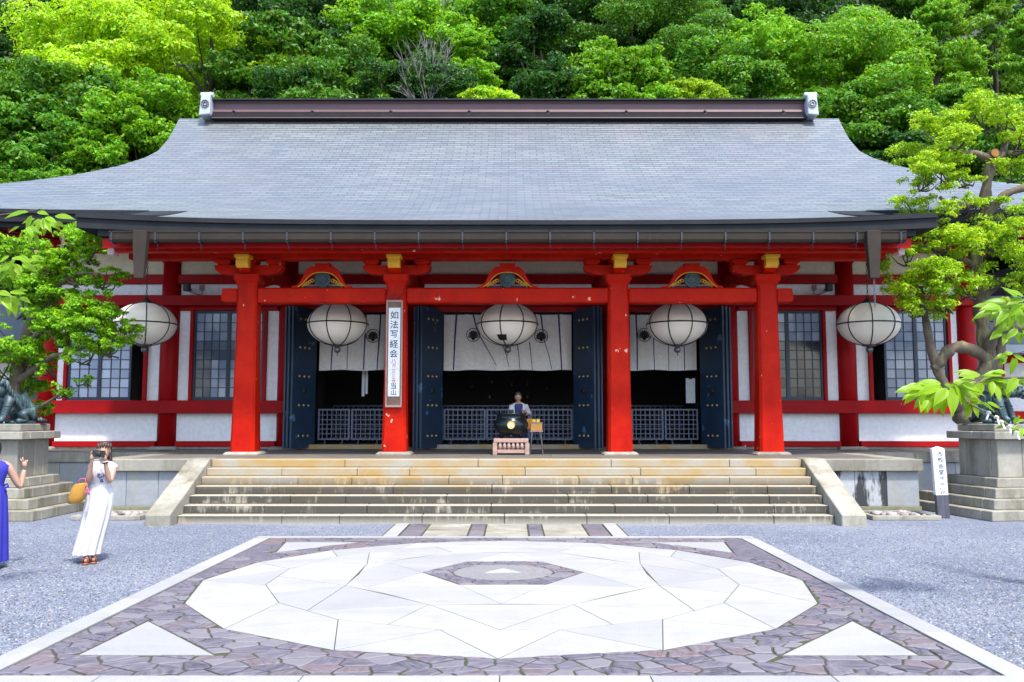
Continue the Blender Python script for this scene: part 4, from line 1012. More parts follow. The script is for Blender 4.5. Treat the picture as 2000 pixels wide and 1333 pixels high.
for sx in (-1, 1):
    for sy in (-1, 1):
        b = B(); b.tube([(.68+sx*.15, 20.5+sy*.12, PZ), (.68+sx*.10, 20.5+sy*.12, 1.60)], .016, 6); b.obj('leg', MT['steel'], tb)
hb('shelf', .55, .81, 20.40, 20.60, 1.2, 1.22, MT['steel'], .003, tb)
bx_ = thing('offering_box', 'orange varnished wooden box on the small table', 'box', (.68, 20.5, 1.63))
hb('box_body', .545, .815, 20.38, 20.62, 1.631, 1.80, MT['orangewood'], .004, bx_); hb('box_rim', .538, .822, 20.372, 20.628, 1.80, 1.825, MT['wood'], .003, bx_)
for k, x in enumerate((.625, .72)):
    t = thing('yellow_packet', 'yellow packet on the wooden box, %s one' % ('left' if k == 0 else 'right'), 'packet', (x, 20.5, 1.825), 'yellow packets')
    hb('packet_body', x-.04, x+.04, 20.44, 20.56, 1.8255, 1.895, mat('yellow card %d' % k, (.85, .62, .08), rough=.6), .004, t); hb('packet_top', x-.038, x+.038, 20.45, 20.55, 1.8955, 1.915, mat('green stick %d' % k, (.04, .10, .03), rough=.6), .002, t)
# papers inside the doorways
t = thing('paper_strip', 'narrow white paper strip hanging in the left doorway', 'paper', (-4.1, 25, 2.6)); hb('sheet_left', -4.2, -4.12, 25, 25.005, 2.55, 3.3, MT['paper'], 0, t); hb('sheet_right', -4.1, -4.03, 25, 25.005, 2.62, 3.3, MT['paper'], 0, t); hb('hanger', -4.2, -4.03, 24.99, 25.0, 3.3, 3.34, MT['black'], 0, t)
t = thing('paper_notice', 'white paper notice beside the open navy door of the right doorway', 'notice', (5.15, 24.6, 2.3)); hb('sheet', 5.02, 5.28, 24.6, 24.606, 2.35, 3.05, MT['paper'], 0, t); hb('clip', 5.1, 5.2, 24.59, 24.599, 3.02, 3.06, MT['black'], 0, t)
# floodlights under the eaves
for sg, lab in ((-1, 'left'), (1, 'right')):
    x = sg*8.82; t = thing('floodlight', 'small black floodlight on the wall near the %s end lantern' % lab, 'floodlight', (x, 23.8, 5.4), 'wall floodlights')
    b = B(); b.prism([(23.6, 5.40), (23.6, 5.60), (23.7, 5.64), (23.78, 5.62), (23.8, 5.44), (23.7, 5.39)], 'x', x-.075, x+.075); b.obj('housing', MT['black'], t, bevel=.01)
    hb('mount', x-.03, x+.03, 23.8, 23.97, 5.44, 5.5, MT['black'], 0, t); hb('junction_box', x-sg*.38, x-sg*.26, 23.9, 23.969, 5.46, 5.6, MT['wood'], .006, t)
    b = B(); b.tube([(x-sg*.32, 23.92, 5.46), (x-sg*.36, 23.9, 5.36), (x-sg*.25, 23.88, 5.33), (x-sg*.1, 23.85, 5.38), (x, 23.8, 5.42)], .01, 5); b.obj('cable', MT['black'], t)
# ================================================================ pedestals
def pedestal(cx_, cy_, rz, label):
    t = thing('stone_pedestal', label, 'pedestal', (cx_, cy_, 0), 'statue pedestals flanking the stairs'); t.rotation_euler.z = rz
    def course(name, h, z0, z1, n=2, deep=.3):
        """one square course built of separate stones"""
        for side in range(4):
            ca, sa = math.cos(side*math.pi/2), math.sin(side*math.pi/2)
            cut = [-h + (0 if side % 2 == 0 else deep)] + [(-h + 2*h*k/n) + rnd.uniform(-.1, .1) for k in range(1, n)] + [h - (0 if side % 2 == 0 else deep)]
            for a, q in zip(cut, cut[1:]):
                pts = [(a+.003, -h), (q-.003, -h), (q-.003, -h+deep-.004), (a+.003, -h+deep-.004)]
                b = B(); b.prism([(cx_ + x*ca - y*sa, cy_ + x*sa + y*ca) for x, y in pts], 'z', z0, z1); b.obj(name, MT['granite'], t, bevel=.012)
    course('base_stone', 1.36, .0, .19, 3); course('base_stone', 1.15, .192, .38, 2); course('base_stone', .95, .382, .57, 2); course('plinth_stone', .75, .572, .75, 2)
    course('body_panel', .58, .752, 1.50, 2, .2); course('cap_stone', .74, 1.502, 1.655, 2)
    b = B(); b.box(cx_-.4, cx_+.4, cy_-.4, cy_+.4, .4, 1.66); b.obj('core', MT['granite'], t)
    b = B(); b.box(cx_-.6, cx_+.6, cy_-.56, cy_+.56, 1.662, 1.80); b.obj('statue_slab', MT['granite'], t, bevel=.012)
    return t
pedestal(-10.18, 17.80, 0, 'stepped granite pedestal at the left edge, behind the woman in blue')
pedestal(10.16, 17.95, R(9), 'stepped granite pedestal at the right edge, behind the white marker post')
# ================================================================ bronze tigers
def skin_obj(name, joints, edges, m, parent, root, sub=2, extra=None, local=True):
    me = bpy.data.meshes.new(name)
    names = list(joints); idx = {n: i for i, n in enumerate(names)}
    me.from_pydata([joints[n][:3] for n in names], [(idx[a], idx[c]) for a, c in edges], [])
    o = bpy.data.objects.new(name, me); COL.objects.link(o)
    sk = o.modifiers.new('s', 'SKIN'); sk.use_smooth_shade = True; sk.branch_smoothing = .4
    for n, sv in zip(names, me.skin_vertices[0].data):
        r_ = joints[n][3]; sv.radius = (r_, joints[n][4] if len(joints[n]) > 4 else r_); sv.use_root = (n == root)
    ss = o.modifiers.new('d', 'SUBSURF'); ss.levels = ss.render_levels = sub
    dg = bpy.context.evaluated_depsgraph_get(); dg.update()
    m2 = bpy.data.meshes.new_from_object(o.evaluated_get(dg)); bpy.data.objects.remove(o)
    if extra is not None:
        bm = bmesh.new(); bm.from_mesh(m2)
        for e in extra:
            m3 = e.mesh('x'); bm.from_mesh(m3)
        bm.to_mesh(m2); bm.free()
    m2.materials.clear()
    return link(name, m2, m, parent, org(parent), smooth=True)
def tiger(loc, rz, label):
    t = thing('tiger_statue', label, 'statue', loc, 'bronze tiger statues'); t.rotation_euler.z = rz
    # sits facing local -Y, back hunched, head low and heavy
    J = dict(hip=(0, .34, .20, .19), belly=(0, .20, .42, .19), hump=(0, .04, .66, .20), chest=(0, -.08, .50, .19), neck=(0, -.14, .70, .20), head=(0, -.28, .68, .185), face=(0, -.41, .63, .125), muz=(0, -.49, .59, .085),
             lsh=(.16, -.10, .46, .10), lel=(.17, -.16, .28, .08), lwr=(.17, -.22, .10, .068), lpw=(.17, -.32, .05, .07),
             rsh=(-.16, -.10, .46, .10), rel=(-.17, -.16, .28, .08), rwr=(-.17, -.22, .10, .068), rpw=(-.17, -.32, .05, .07),
             lth=(.2, .30, .2, .15), lkn=(.26, .08, .22, .10), lhk=(.25, .2, .07, .065), lft=(.26, -.02, .05, .065),
             rth=(-.2, .30, .2, .15), rkn=(-.26, .08, .22, .10), rhk=(-.25, .2, .07, .065), rft=(-.26, -.02, .05, .065),
             t1=(0, .5, .10, .06), t2=(.14, .58, .06, .045), t3=(.3, .54, .06, .04), t4=(.37, .40, .08, .035))
    Ed = [('hip', 'belly'), ('belly', 'hump'), ('hump', 'chest'), ('hump', 'neck'), ('neck', 'head'), ('head', 'face'), ('face', 'muz'), ('chest', 'lsh'), ('lsh', 'lel'), ('lel', 'lwr'), ('lwr', 'lpw'), ('chest', 'rsh'), ('rsh', 'rel'), ('rel', 'rwr'), ('rwr', 'rpw'),
          ('hip', 'lth'), ('lth', 'lkn'), ('lkn', 'lhk'), ('lhk', 'lft'), ('hip', 'rth'), ('rth', 'rkn'), ('rkn', 'rhk'), ('rhk', 'rft'), ('hip', 't1'), ('t1', 't2'), ('t2', 't3'), ('t3', 't4')]
    ex = []; e = B()
    for sx in (-1, 1):
        e.ball((sx*.155, -.27, .80), (.05, .035, .05), 8, 6)                 # ears
        e.ball((sx*.075, -.46, .70), (.034, .022, .018), 8, 5)               # eyes
        e.ball((sx*.085, -.45, .735), (.065, .03, .022), 8, 5)               # brows
        e.ball((sx*.06, -.545, .575), (.06, .06, .048), 8, 6)                # muzzle pads
        e.ball((sx*.15, -.36, .60), (.06, .07, .085), 8, 6)                  # cheeks
        for k in range(5): e.ball((sx*.17, -.145 - .016*k, .36 - .055*k), (.093-.005*k, .093-.005*k, .018), 10, 5)      # raised stripes of the foreleg
        for k in range(3): e.ball((sx*.17 + (k-1)*.04, -.38, .04), (.025, .04, .034), 6, 5); e.ball((sx*.26 + (k-1)*.036, -.08, .035), (.022, .035, .03), 6, 5)
        for k in range(6): e.ball((sx*(.175 + .012*math.sin(k)), -.22 + .05*k, .82 - .075*k), (.03, .026, .085), 8, 5)  # mane locks
        for k in range(4): e.ball((sx*.185, .14 + .08*k, .46 - .07*k), (.022, .02, .10), 6, 5)
    e.ball((0, -.585, .62), (.042, .028, .028), 8, 5); e.ball((0, -.51, .515), (.065, .06, .028), 8, 5); e.ball((0, -.53, .655), (.035, .05, .03), 8, 5)
    ex.append(e)
    skin_obj('tiger_body', J, Ed, MT['bronze'], t, 'belly', 2, ex)
    b = B(); b.box(-.34, .34, -.48, .58, -.0, .012); link('bronze_base', b.mesh('bronze_base', bevel=.004), MT['bronze'], t, org(t))
    t.scale = (1.02, 1.02, 1.02)
tiger((-10.12, 17.84, 1.80), R(-38), 'crouched bronze tiger statue on the left pedestal')
tiger((10.08, 17.95, 1.80), R(38), 'crouched bronze tiger statue on the right pedestal among the leaves')
# ================================================================ neighbouring pavilions
def pavilion(sg, label):
    x0, x1 = sorted((sg*15.6, sg*20.5)); t = thing('side_pavilion', label, 'pavilion', ((x0+x1)/2, 30, 0))
    hb('foundation', x0-.2, x1+.2, 27.6, 33, 0, .9, MT['granite'], .01, t)
    hb('wall', x0+.1, x1-.1, 28.05, 32.9, .9, 4.4, MT['plaster'], 0, t)
    for x in (x0+.15, (x0+x1)/2, x1-.15): hb('post', x-.16, x+.16, 27.88, 28.2, .9, 4.4, MT['verm'], .01, t)
    hb('rail', x0, x1, 27.9, 28.045, 1.9, 2.15, MT['verm'], .01, t); hb('rail', x0, x1, 27.9, 28.045, 3.7, 3.95, MT['verm'], .01, t)
    b = B(); n = 8
    prof = [(26.3 + 4.2*k/n, 4.15 + 2.2*(k/n)**1.5) for k in range(n+1)]; full = prof + [(61-y, z) for y, z in prof[::-1][1:]]
    b.prism(full + [(61-y, z) for y, z in [(y, z-.25) for y, z in full]][::1], 'x', x0-1.0, x1+1.0); b.obj('roof', MT['ridgeend'], t)
    hb('ridge', x0-1.0, x1+1.0, 30.3, 30.7, 6.2, 6.6, MT['eave'], .02, t)
pavilion(1, 'small red and white pavilion with grey roof behind the gnarled tree at right')
pavilion(-1, 'small red and white pavilion with grey roof behind the layered tree at left')
# ================================================================ people
MT['skin'] = mat('skin', (.44, .26, .185), (.38, .22, .155), rough=.5, scale=6, local=True)
MT['tan_skin'] = mat('tanned skin', (.36, .19, .12), (.30, .16, .10), rough=.5, scale=6, local=True)
MT['hair'] = mat('brown hair', (.07, .035, .02), (.035, .018, .012), rough=.45, scale=3, stretch=(14, 14, 1), local=True)
MT['blackhair'] = mat('black hair', (.012, .012, .016), (.006, .006, .009), rough=.45, scale=3, stretch=(14, 14, 1), local=True)
MT['whitedress'] = mat('white cotton', (.54, .53, .55), (.49, .48, .505), rough=.85, scale=3, local=True, bump=.1, bscale=120)
MT['bluedress'] = mat('royal blue cotton', (.018, .018, .33), (.013, .013, .25), rough=.75, scale=3, local=True, bump=.1, bscale=120)
MT['navycloth'] = mat('navy cloth', (.015, .035, .14), (.01, .02, .09), rough=.8, scale=5, local=True)
MT['embroidery'] = mat('blue thread', (.10, .10, .28), rough=.8)
MT['straw'] = mat('mustard straw', (.50, .26, .03), (.38, .19, .02), rough=.7, scale=6, stretch=(2, 2, 22), bump=.8, bscale=14, local=True)
MT['pinktassel'] = mat('pink tassel', (.50, .09, .26), (.40, .06, .2), rough=.8, local=True)
MT['leather'] = mat('brown leather', (.22, .06, .03), rough=.5)
MT['orangebag'] = mat('orange leather', (.70, .27, .03), (.6, .2, .02), rough=.45, local=True)
def head_extra(c, face, s=1.):
    """head with brow, nose, lips, ears and chin, looking along the angle face (0 = towards -Y, positive to +X)"""
    b = B(); n, m = 16, 12; ca, sa = math.cos(face), math.sin(face)
    def put(x, y, z): return (c[0] + (x*ca - y*sa)*s, c[1] + (x*sa + y*ca)*s, c[2] + z*s)
    rings = []
    for j in range(m+1):
        a = -math.pi/2 + math.pi*(j + .03*(j == 0) - .03*(j == m))/m; z = .115*math.sin(a); rr = math.cos(a)
        k = 1 - .22*max(0, -math.sin(a))**1.3
        rings.append([put(.074*rr*k*math.cos(q), .092*rr*(k if math.sin(q) < 0 else 1)*math.sin(q) - (.012 if z < 0 and math.sin(q) < 0 else 0), z) for q in [2*math.pi*i/n for i in range(n)]])
    b.loft(rings)
    for p, r_ in (((0, -.098, -.012), (.012, .018, .026)), ((0, -.09, -.062), (.022, .012, .007)), ((0, -.088, -.073), (.018, .012, .006)), ((-.076, .0, -.005), (.009, .02, .03)), ((.076, .0, -.005), (.009, .02, .03)), ((0, -.075, -.1), (.025, .02, .018))):
        t = B(); t.ball((0, 0, 0), r_, 8, 6); b.add([put(p[0]+v[0], p[1]+v[1], p[2]+v[2]) for v in t.v], t.f)
    return b, put
def eyes(put, parent):
    b = B()
    for sx in (-1, 1):
        t = B(); t.ball((0, 0, 0), (.013, .006, .006), 8, 5); b.add([put(sx*.03+v[0], -.088+v[1], .004+v[2]) for v in t.v], t.f)
        t = B(); t.ball((0, 0, 0), (.018, .005, .004), 8, 5); b.add([put(sx*.031+v[0], -.088+v[1], .027+v[2]) for v in t.v], t.f)
    b.obj('eyes', MT['blackhair'], parent)
def hand_extra(palm, fdir, side, thumbdir, curl, L=.075, spread=.35, only=None):
    """palm block with four unequal bent fingers and a thumb; fdir = finger direction, side = across the knuckles, curl = way the fingers bend"""
    b = B(); p = Vector(palm); f = Vector(fdir).normalized(); s = Vector(side).normalized(); c = Vector(curl).normalized(); t = Vector(thumbdir).normalized()
    b.tube([p - f*.035, p - f*.01, p + f*.03, p + f*.042], [.022, .030, .032, .022], 8)
    for k, (o, l) in enumerate(zip((-.028, -.0095, .0095, .026), (.85, 1, .95, .75))):
        q0 = p + f*.03 + s*o; fd = (f + s*o*10*spread).normalized()
        if only and k not in only:            # folded finger
            b.tube([q0, q0 + fd*.028 + c*.012, q0 + fd*.02 + c*.04, q0 - fd*.005 + c*.045], [.0095, .009, .0085, .007], 6)
        else:
            b2 = .35 if only is None else .05
            b.tube([q0, q0 + fd*L*l*.45, q0 + (fd + c*b2).normalized()*L*l*.45 + fd*L*l*.3, q0 + fd*L*l*.75 + c*L*l*b2*.8], [.0095, .009, .0082, .006], 6)
    b.tube([p - f*.015 + t*.018, p + t*.04 + f*.01, p + t*.045 + f*.035 + c*.012], [.012, .0105, .008], 6)
    return b
def rings_of(spec, n=48, pleat=0., k=13):
    out = []
    for i, (z, cx_, cy_, rx, ry) in enumerate(spec):
        f = pleat*(i/(len(spec)-1))**1.2
        out.append([(cx_ + (rx + f*math.sin(k*q + .7*math.sin(3*q)))*math.cos(q), cy_ + (ry + f*math.sin(k*q + .7*math.sin(3*q)))*math.sin(q), z) for q in [2*math.pi*j/n for j in range(n)]])
    return out
def L_obj(b, name, m, parent, smooth=True, recalc=True):
    """mesh in the parent's own axes"""
    return link(name, b.mesh(name, recalc=recalc), m, parent, org(parent), smooth)
# --- woman in white, holding a camera to her face
w1 = thing('person', 'woman in a long white embroidered dress holding a dark camera up to her face', 'person', (-5.50, 11.8, 0)); w1.rotation_euler.z = R(21)
J = dict(pel=(.06, 0, .86, .12, .10), wai=(.09, 0, 1.02, .10, .08), che=(.10, 0, 1.19, .125, .09), nkb=(.10, .0, 1.31, .05), nek=(.105, -.01, 1.38, .046), hd=(.108, -.02, 1.43, .045),
         rs=(-.03, 0, 1.265, .052), re=(-.06, -.13, 1.07, .04), rw=(-.015, -.25, 1.345, .026), lsh=(.245, 0, 1.265, .052), le=(.20, -.15, 1.06, .042), lw=(.145, -.24, 1.33, .027),
         rh=(-.02, 0, .82, .085), rk=(-.06, -.03, .46, .06), ra=(-.05, -.06, .09, .036), rt=(-.04, -.2, .045, .034), lh=(.12, 0, .82, .085), lk=(.07, .02, .46, .06), la=(.03, .0, .09, .036), lt=(.05, -.14, .045, .034))
Ed = [('pel', 'wai'), ('wai', 'che'), ('che', 'nkb'), ('nkb', 'nek'), ('nek', 'hd'), ('nkb', 'rs'), ('rs', 're'), ('re', 'rw'), ('nkb', 'lsh'), ('lsh', 'le'), ('le', 'lw'), ('pel', 'rh'), ('rh', 'rk'), ('rk', 'ra'), ('ra', 'rt'), ('pel', 'lh'), ('lh', 'lk'), ('lk', 'la'), ('la', 'lt')]
hx, put = head_extra((.112, -.03, 1.475), -.25)
ex = [hx, hand_extra((-.01, -.275, 1.395), (.25, -.2, 1), (1, .1, -.2), (.9, -.2, .3), (.6, -.5, .2), .07), hand_extra((.135, -.265, 1.385), (-.15, -.2, 1), (-1, .1, 0), (-.9, -.2, .3), (-.5, -.5, .2), .07)]
skin_obj('body', J, Ed, MT['skin'], w1, 'pel', 2, ex); eyes_p = None
b = B(); b.loft(rings_of([(1.335, .10, 0, .085, .06), (1.32, .10, 0, .13, .075), (1.275, .105, 0, .185, .09), (1.22, .105, -.005, .158, .112), (1.12, .10, 0, .135, .105), (1.03, .09, 0, .118, .098)]), cap=False); L_obj(b, 'bodice', MT['whitedress'], w1, recalc=True)
b = B(); b.loft(rings_of([(1.035, .09, 0, .121, .101), (1.0, .088, 0, .135, .11), (.9, .083, 0, .163, .13), (.75, .068, 0, .172, .145), (.55, .035, 0, .168, .15), (.35, -.005, 0, .162, .155), (.2, -.035, 0, .16, .16), (.115, -.05, 0, .162, .165)], 72, .024, 11), cap=False); L_obj(b, 'skirt', MT['whitedress'], w1)
b = B()
for i in range(70):
    v_ = rnd.random(); z = 1.06 + .23*v_; wid = .015 + .10*v_; x = .10 + rnd.uniform(-wid, wid); yy = -.113 - .004 + abs(x-.10)*.28 + (.03 if z > 1.24 else 0) + (.012 if z < 1.12 else 0); a = rnd.uniform(0, 3.14); r_ = rnd.uniform(.011, .019)
    b.add([(x - r_*math.cos(a), yy, z - r_*math.sin(a)), (x - .35*r_*math.sin(a), yy-.003, z + .35*r_*math.cos(a)), (x + r_*math.cos(a), yy, z + r_*math.sin(a)), (x + .35*r_*math.sin(a), yy-.003, z - .35*r_*math.cos(a))], [(0, 1, 2, 3)])
tag(L_obj(b, 'embroidery', MT['embroidery'], w1, False, False), kind='stuff')
b = B(); rr = []
for (z, rx, ry, cy_, cut) in ((1.40, .07, .04, .05, 0), (1.46, .084, .075, .02, 0), (1.52, .087, .095, -.005, 0), (1.565, .075, .09, -.015, 0), (1.597, .045, .06, -.015, 0), (1.603, .01, .01, -.015, 0)):
    rr.append([(.118 + rx*math.cos(q), cy_ + ry*math.sin(q) + (.035 if math.sin(q) < -.3 and z < 1.54 else 0), z) for q in [2*math.pi*i/20 for i in range(20)]])
b.loft(rr); b.tube([(.15, .07, 1.47), (.175, .08, 1.38), (.18, .07, 1.30), (.17, .05, 1.24)], [.04, .038, .03, .012], 8)
for k in range(6): b.tube([(.118 + (-.07 + .028*k), -.09 - .012*math.sin(k), 1.575), (.118 + (-.075+.03*k), -.112, 1.54), (.118 + (-.08+.032*k), -.112, 1.51)], [.018, .014, .006], 6)
L_obj(b, 'hair', MT['hair'], w1)
b = B(); b.tube([(.148 + .03*math.cos(q), -.235 + .03*math.sin(q), 1.322 + .006*math.cos(q)) for q in [k*math.pi/6 for k in range(13)]], .011, 6); L_obj(b, 'wristwatch', MT['blackhair'], w1)
for nm, x, y in (('sandal', -.045, -.13), ('sandal', .045, -.07)):
    b = B(); b.prism([(x-.035, y-.12), (x+.035, y-.12), (x+.042, y-.05), (x+.03, y+.08), (x, y+.11), (x-.03, y+.08), (x-.042, y-.05)], 'z', .004, .024)
    for yy in (-.06, -.01, .05): b.tube([(x-.04, y+yy, .02), (x-.02, y+yy, .085), (x+.02, y+yy, .085), (x+.04, y+yy, .02)], .012, 5)
    L_obj(b, nm, MT['leather'], w1)
cm = thing('camera_body', 'dark compact camera held to her face by the woman in white', 'camera', (-5.50 + .065*math.cos(R(21)) + .30*math.sin(R(21)), 11.8 + .065*math.sin(R(21)) - .30*math.cos(R(21)), 1.405)); cm.rotation_euler = (0, R(5), R(14))
b = B(); b.box(-.075, .075, -.018, .018, 0, .085); L_obj(b, 'body', MT['blackhair'], cm, False); b = B(); b.lathe([(.03, 0), (.03, .03), (.022, .035)], 16); o = link('lens', b.mesh('lens'), MT['black'], cm, org(cm), True); o.location = (.0, -.016, .042); o.rotation_euler = (R(90), 0, 0)
b = B(); b.box(-.06, -.035, -.008, .008, .0851, .093); L_obj(b, 'shutter_button', MT['steel'], cm, False)
bg_ = thing('straw_bag', 'mustard straw basket bag with pink tassel hanging from the arm of the woman in white', 'bag', (-5.59, 11.58, .80)); bg_.rotation_euler.z = R(21); bg_.scale = (.86, .86, .86)
b = B(); b.loft([[(rx*math.cos(q) + .22*z - .04, ry*math.sin(q), z + .12*rx*math.cos(q)) for q in [2*math.pi*i/24 for i in range(24)]] for z, rx, ry in ((0, .08, .07), (.012, .105, .085), (.1, .122, .10), (.2, .118, .095), (.27, .10, .08), (.30, .085, .07))]); L_obj(b, 'basket', MT['straw'], bg_)
b = B(); b.tube([(-.03, 0, .28), (.02, .0, .37), (.08, .0, .37), (.10, 0, .29)], .009, 6); b.tube([(.09, -.06, .24), (.12, -.08, .28), (.135, -.1, .22)], .006, 5); L_obj(b, 'handle', MT['pinktassel'], bg_)
b = B(); b.ball((.13, -.12, .215), .022, 8, 6)
for k in range(14): b.tube([(.13 + .012*math.cos(k*.9), -.12 + .012*math.sin(k*.9), .21), (.13 + .035*math.cos(k*.9), -.12 + .03*math.sin(k*.9), .13)], .006, 4)
L_obj(b, 'tassel', MT['pinktassel'], bg_)
# --- woman in blue at the left edge, seen from behind, raising two fingers
w2 = thing('person', 'woman in a royal blue dress at the left edge raising two fingers', 'person', (-6.57, 11.3, 0)); w2.rotation_euler.z = R(27)
J = dict(pel=(0, 0, .9, .13, .10), wai=(0, 0, 1.05, .105, .085), che=(0, 0, 1.22, .13, .095), nkb=(0, 0, 1.35, .052), nek=(0, .01, 1.41, .048), hd=(.0, .02, 1.46, .045),
         ls=(-.17, 0, 1.31, .055), le=(-.24, .03, 1.05, .042), lw=(-.23, -.02, .82, .028), rs=(.165, 0, 1.31, .055), re=(.315, .06, 1.0, .046), rw=(.352, .10, 1.24, .029),
         lh=(-.08, 0, .86, .085), lk=(-.08, .01, .48, .06), la=(-.08, .02, .09, .038), lt=(-.09, .15, .04, .034), rh=(.08, 0, .86, .085), rk=(.08, .01, .48, .06), ra=(.08, .02, .09, .038), rt=(.09, .15, .04, .034))
Ed = [('pel', 'wai'), ('wai', 'che'), ('che', 'nkb'), ('nkb', 'nek'), ('nek', 'hd'), ('nkb', 'ls'), ('ls', 'le'), ('le', 'lw'), ('nkb', 'rs'), ('rs', 're'), ('re', 'rw'), ('pel', 'lh'), ('lh', 'lk'), ('lk', 'la'), ('la', 'lt'), ('pel', 'rh'), ('rh', 'rk'), ('rk', 'ra'), ('ra', 'rt')]
hx, put2 = head_extra((.0, .02, 1.52), 2.5)
ex = [hx, hand_extra((.352, .10, 1.30), (-.12, .0, 1), (-.95, -.2, -.1), (.5, .5, .5), (.2, .9, -.1), .10, 1.0, only=(2, 3)), hand_extra((-.23, -.02, .76), (0, .1, -1), (0, 1, 0), (.4, .7, -.4), (.7, 0, -.3), .07)]
skin_obj('body', J, Ed, MT['skin'], w2, 'pel', 2, ex)
eyes(put2, w2)
b = B(); b.loft(rings_of([(1.37, 0, 0, .09, .065), (1.35, 0, 0, .15, .08), (1.30, 0, 0, .205, .095), (1.22, 0, 0, .175, .118), (1.12, 0, 0, .145, .108), (1.05, 0, 0, .132, .104)]), cap=False); L_obj(b, 'bodice', MT['bluedress'], w2)
b = B(); b.loft(rings_of([(1.055, 0, 0, .135, .107), (1.02, 0, 0, .15, .12), (.9, 0, 0, .178, .15), (.6, 0, 0, .195, .175), (.3, 0, 0, .205, .19), (.09, 0, 0, .212, .20)], 72, .022, 12), cap=False); L_obj(b, 'skirt', MT['bluedress'], w2)
b = B(); b.lathe([(.137, 1.03), (.14, 1.05), (.137, 1.075)], 32, cap=False); b.v = [(x, y*.8, z) for x, y, z in b.v]; b.tube([(.13, -.04, 1.05), (.175, -.06, 1.07), (.185, -.06, 1.03), (.15, -.05, 1.02)], .014, 6); b.tube([(.14, -.05, 1.04), (.17, -.06, .96)], .012, 5); L_obj(b, 'belt', MT['bluedress'], w2)
b = B(); b.loft([[(rx*math.cos(q), cy_ + ry*math.sin(q), z) for q in [2*math.pi*i/20 for i in range(20)]] for z, rx, ry, cy_ in ((1.42, .06, .035, -.03), (1.46, .082, .065, -.02), (1.53, .09, .095, .0), (1.59, .08, .092, .01), (1.63, .05, .06, .015), (1.642, .01, .01, .015))]); L_obj(b, 'hair', MT['blackhair'], w2)
for x in (-.09, .09):
    b = B(); b.prism([(x-.035, .0), (x+.035, .0), (x+.042, .12), (x+.02, .2), (x-.02, .2), (x-.042, .12)], 'z', .002, .02); b.tube([(x-.038, .1, .02), (x, .1, .08), (x+.038, .1, .02)], .012, 5); L_obj(b, 'sandal', MT['leather'], w2)
# --- woman standing behind the incense burner
w3 = thing('person', 'person in a white cardigan over a navy top standing behind the incense burner', 'person', (.27, 21.25, PZ))
J = dict(pel=(0, 0, .80, .13, .10), wai=(0, 0, .95, .115, .09), che=(0, 0, 1.08, .13, .10), nkb=(0, -.01, 1.19, .052), nek=(-.005, -.02, 1.24, .047), hd=(-.008, -.03, 1.29, .045),
         ls=(-.16, 0, 1.15, .055), le=(-.2, -.02, .93, .045), lw=(-.15, -.18, .82, .03), rs=(.16, 0, 1.15, .055), re=(.25, -.03, .94, .045), rw=(.17, -.16, .98, .03),
         lh=(-.08, 0, .76, .09), lk=(-.08, -.02, .42, .065), la=(-.08, .02, .09, .04), lt=(-.09, -.12, .04, .036), rh=(.08, 0, .76, .09), rk=(.08, -.02, .42, .065), ra=(.08, .02, .09, .04), rt=(.09, -.12, .04, .036))
Ed = [('pel', 'wai'), ('wai', 'che'), ('che', 'nkb'), ('nkb', 'nek'), ('nek', 'hd'), ('nkb', 'ls'), ('ls', 'le'), ('le', 'lw'), ('nkb', 'rs'), ('rs', 're'), ('re', 'rw'), ('pel', 'lh'), ('lh', 'lk'), ('lk', 'la'), ('la', 'lt'), ('pel', 'rh'), ('rh', 'rk'), ('rk', 'ra'), ('ra', 'rt')]
hx, put3 = head_extra((-.01, -.035, 1.345), 0.)
ex = [hx, hand_extra((.14, -.19, 1.0), (-.6, -.5, .5), (0, .7, .7), (-.4, .2, 1), (-.7, .2, -.5), .07), hand_extra((-.12, -.22, .81), (.6, -.6, -.2), (0, .2, 1), (.2, 0, 1), (.5, .3, -.5), .07)]
skin_obj('body', J, Ed, MT['tan_skin'], w3, 'pel', 2, ex); eyes(put3, w3)
b = B(); b.loft(rings_of([(1.20, 0, -.005, .08, .06), (1.16, 0, 0, .13, .095), (1.05, 0, 0, .142, .118), (.92, 0, 0, .135, .112), (.78, 0, 0, .155, .125)]), cap=False); L_obj(b, 'top', MT['navycloth'], w3)
b = B(); b.loft(rings_of([(.80, 0, 0, .15, .12), (.7, 0, 0, .17, .14), (.4, 0, 0, .18, .15), (.2, 0, 0, .185, .155)], 48, .012, 9), cap=False); L_obj(b, 'skirt', MT['navycloth'], w3)
b = B(); n = 40                                 # open cardigan: not closed at the front
rr = []
for z, rx, ry in ((1.215, .085, .065), (1.185, .15, .09), (1.14, .185, .115), (1.05, .168, .13), (.9, .165, .13), (.72, .19, .15)):
    rr.append([(rx*math.sin(q), -ry*math.cos(q) + .004, z) for q in [R(34) + R(292)*i/(n-1) for i in range(n)]])
b.loft(rr, cap=False, closed=False)
for sg, pts in ((-1, [(-.15, 0, 1.15), (-.2, -.02, .93), (-.16, -.15, .84)]), (1, [(.15, 0, 1.15), (.25, -.03, .94), (.185, -.14, .97)])): b.tube(pts, [.075, .066, .052], 10)
L_obj(b, 'cardigan', MT['whitedress'], w3, recalc=False)
b = B(); b.loft([[(-.01 + rx*math.cos(q), cy_ + ry*math.sin(q) + (.03 if math.sin(q) < -.3 and z < 1.40 else 0), z) for q in [2*math.pi*i/20 for i in range(20)]] for z, rx, ry, cy_ in ((1.29, .072, .05, .01), (1.34, .084, .075, -.005), (1.41, .086, .095, -.025), (1.45, .072, .085, -.03), (1.475, .04, .05, -.03), (1.48, .01, .01, -.03))]); L_obj(b, 'hair', MT['blackhair'], w3)
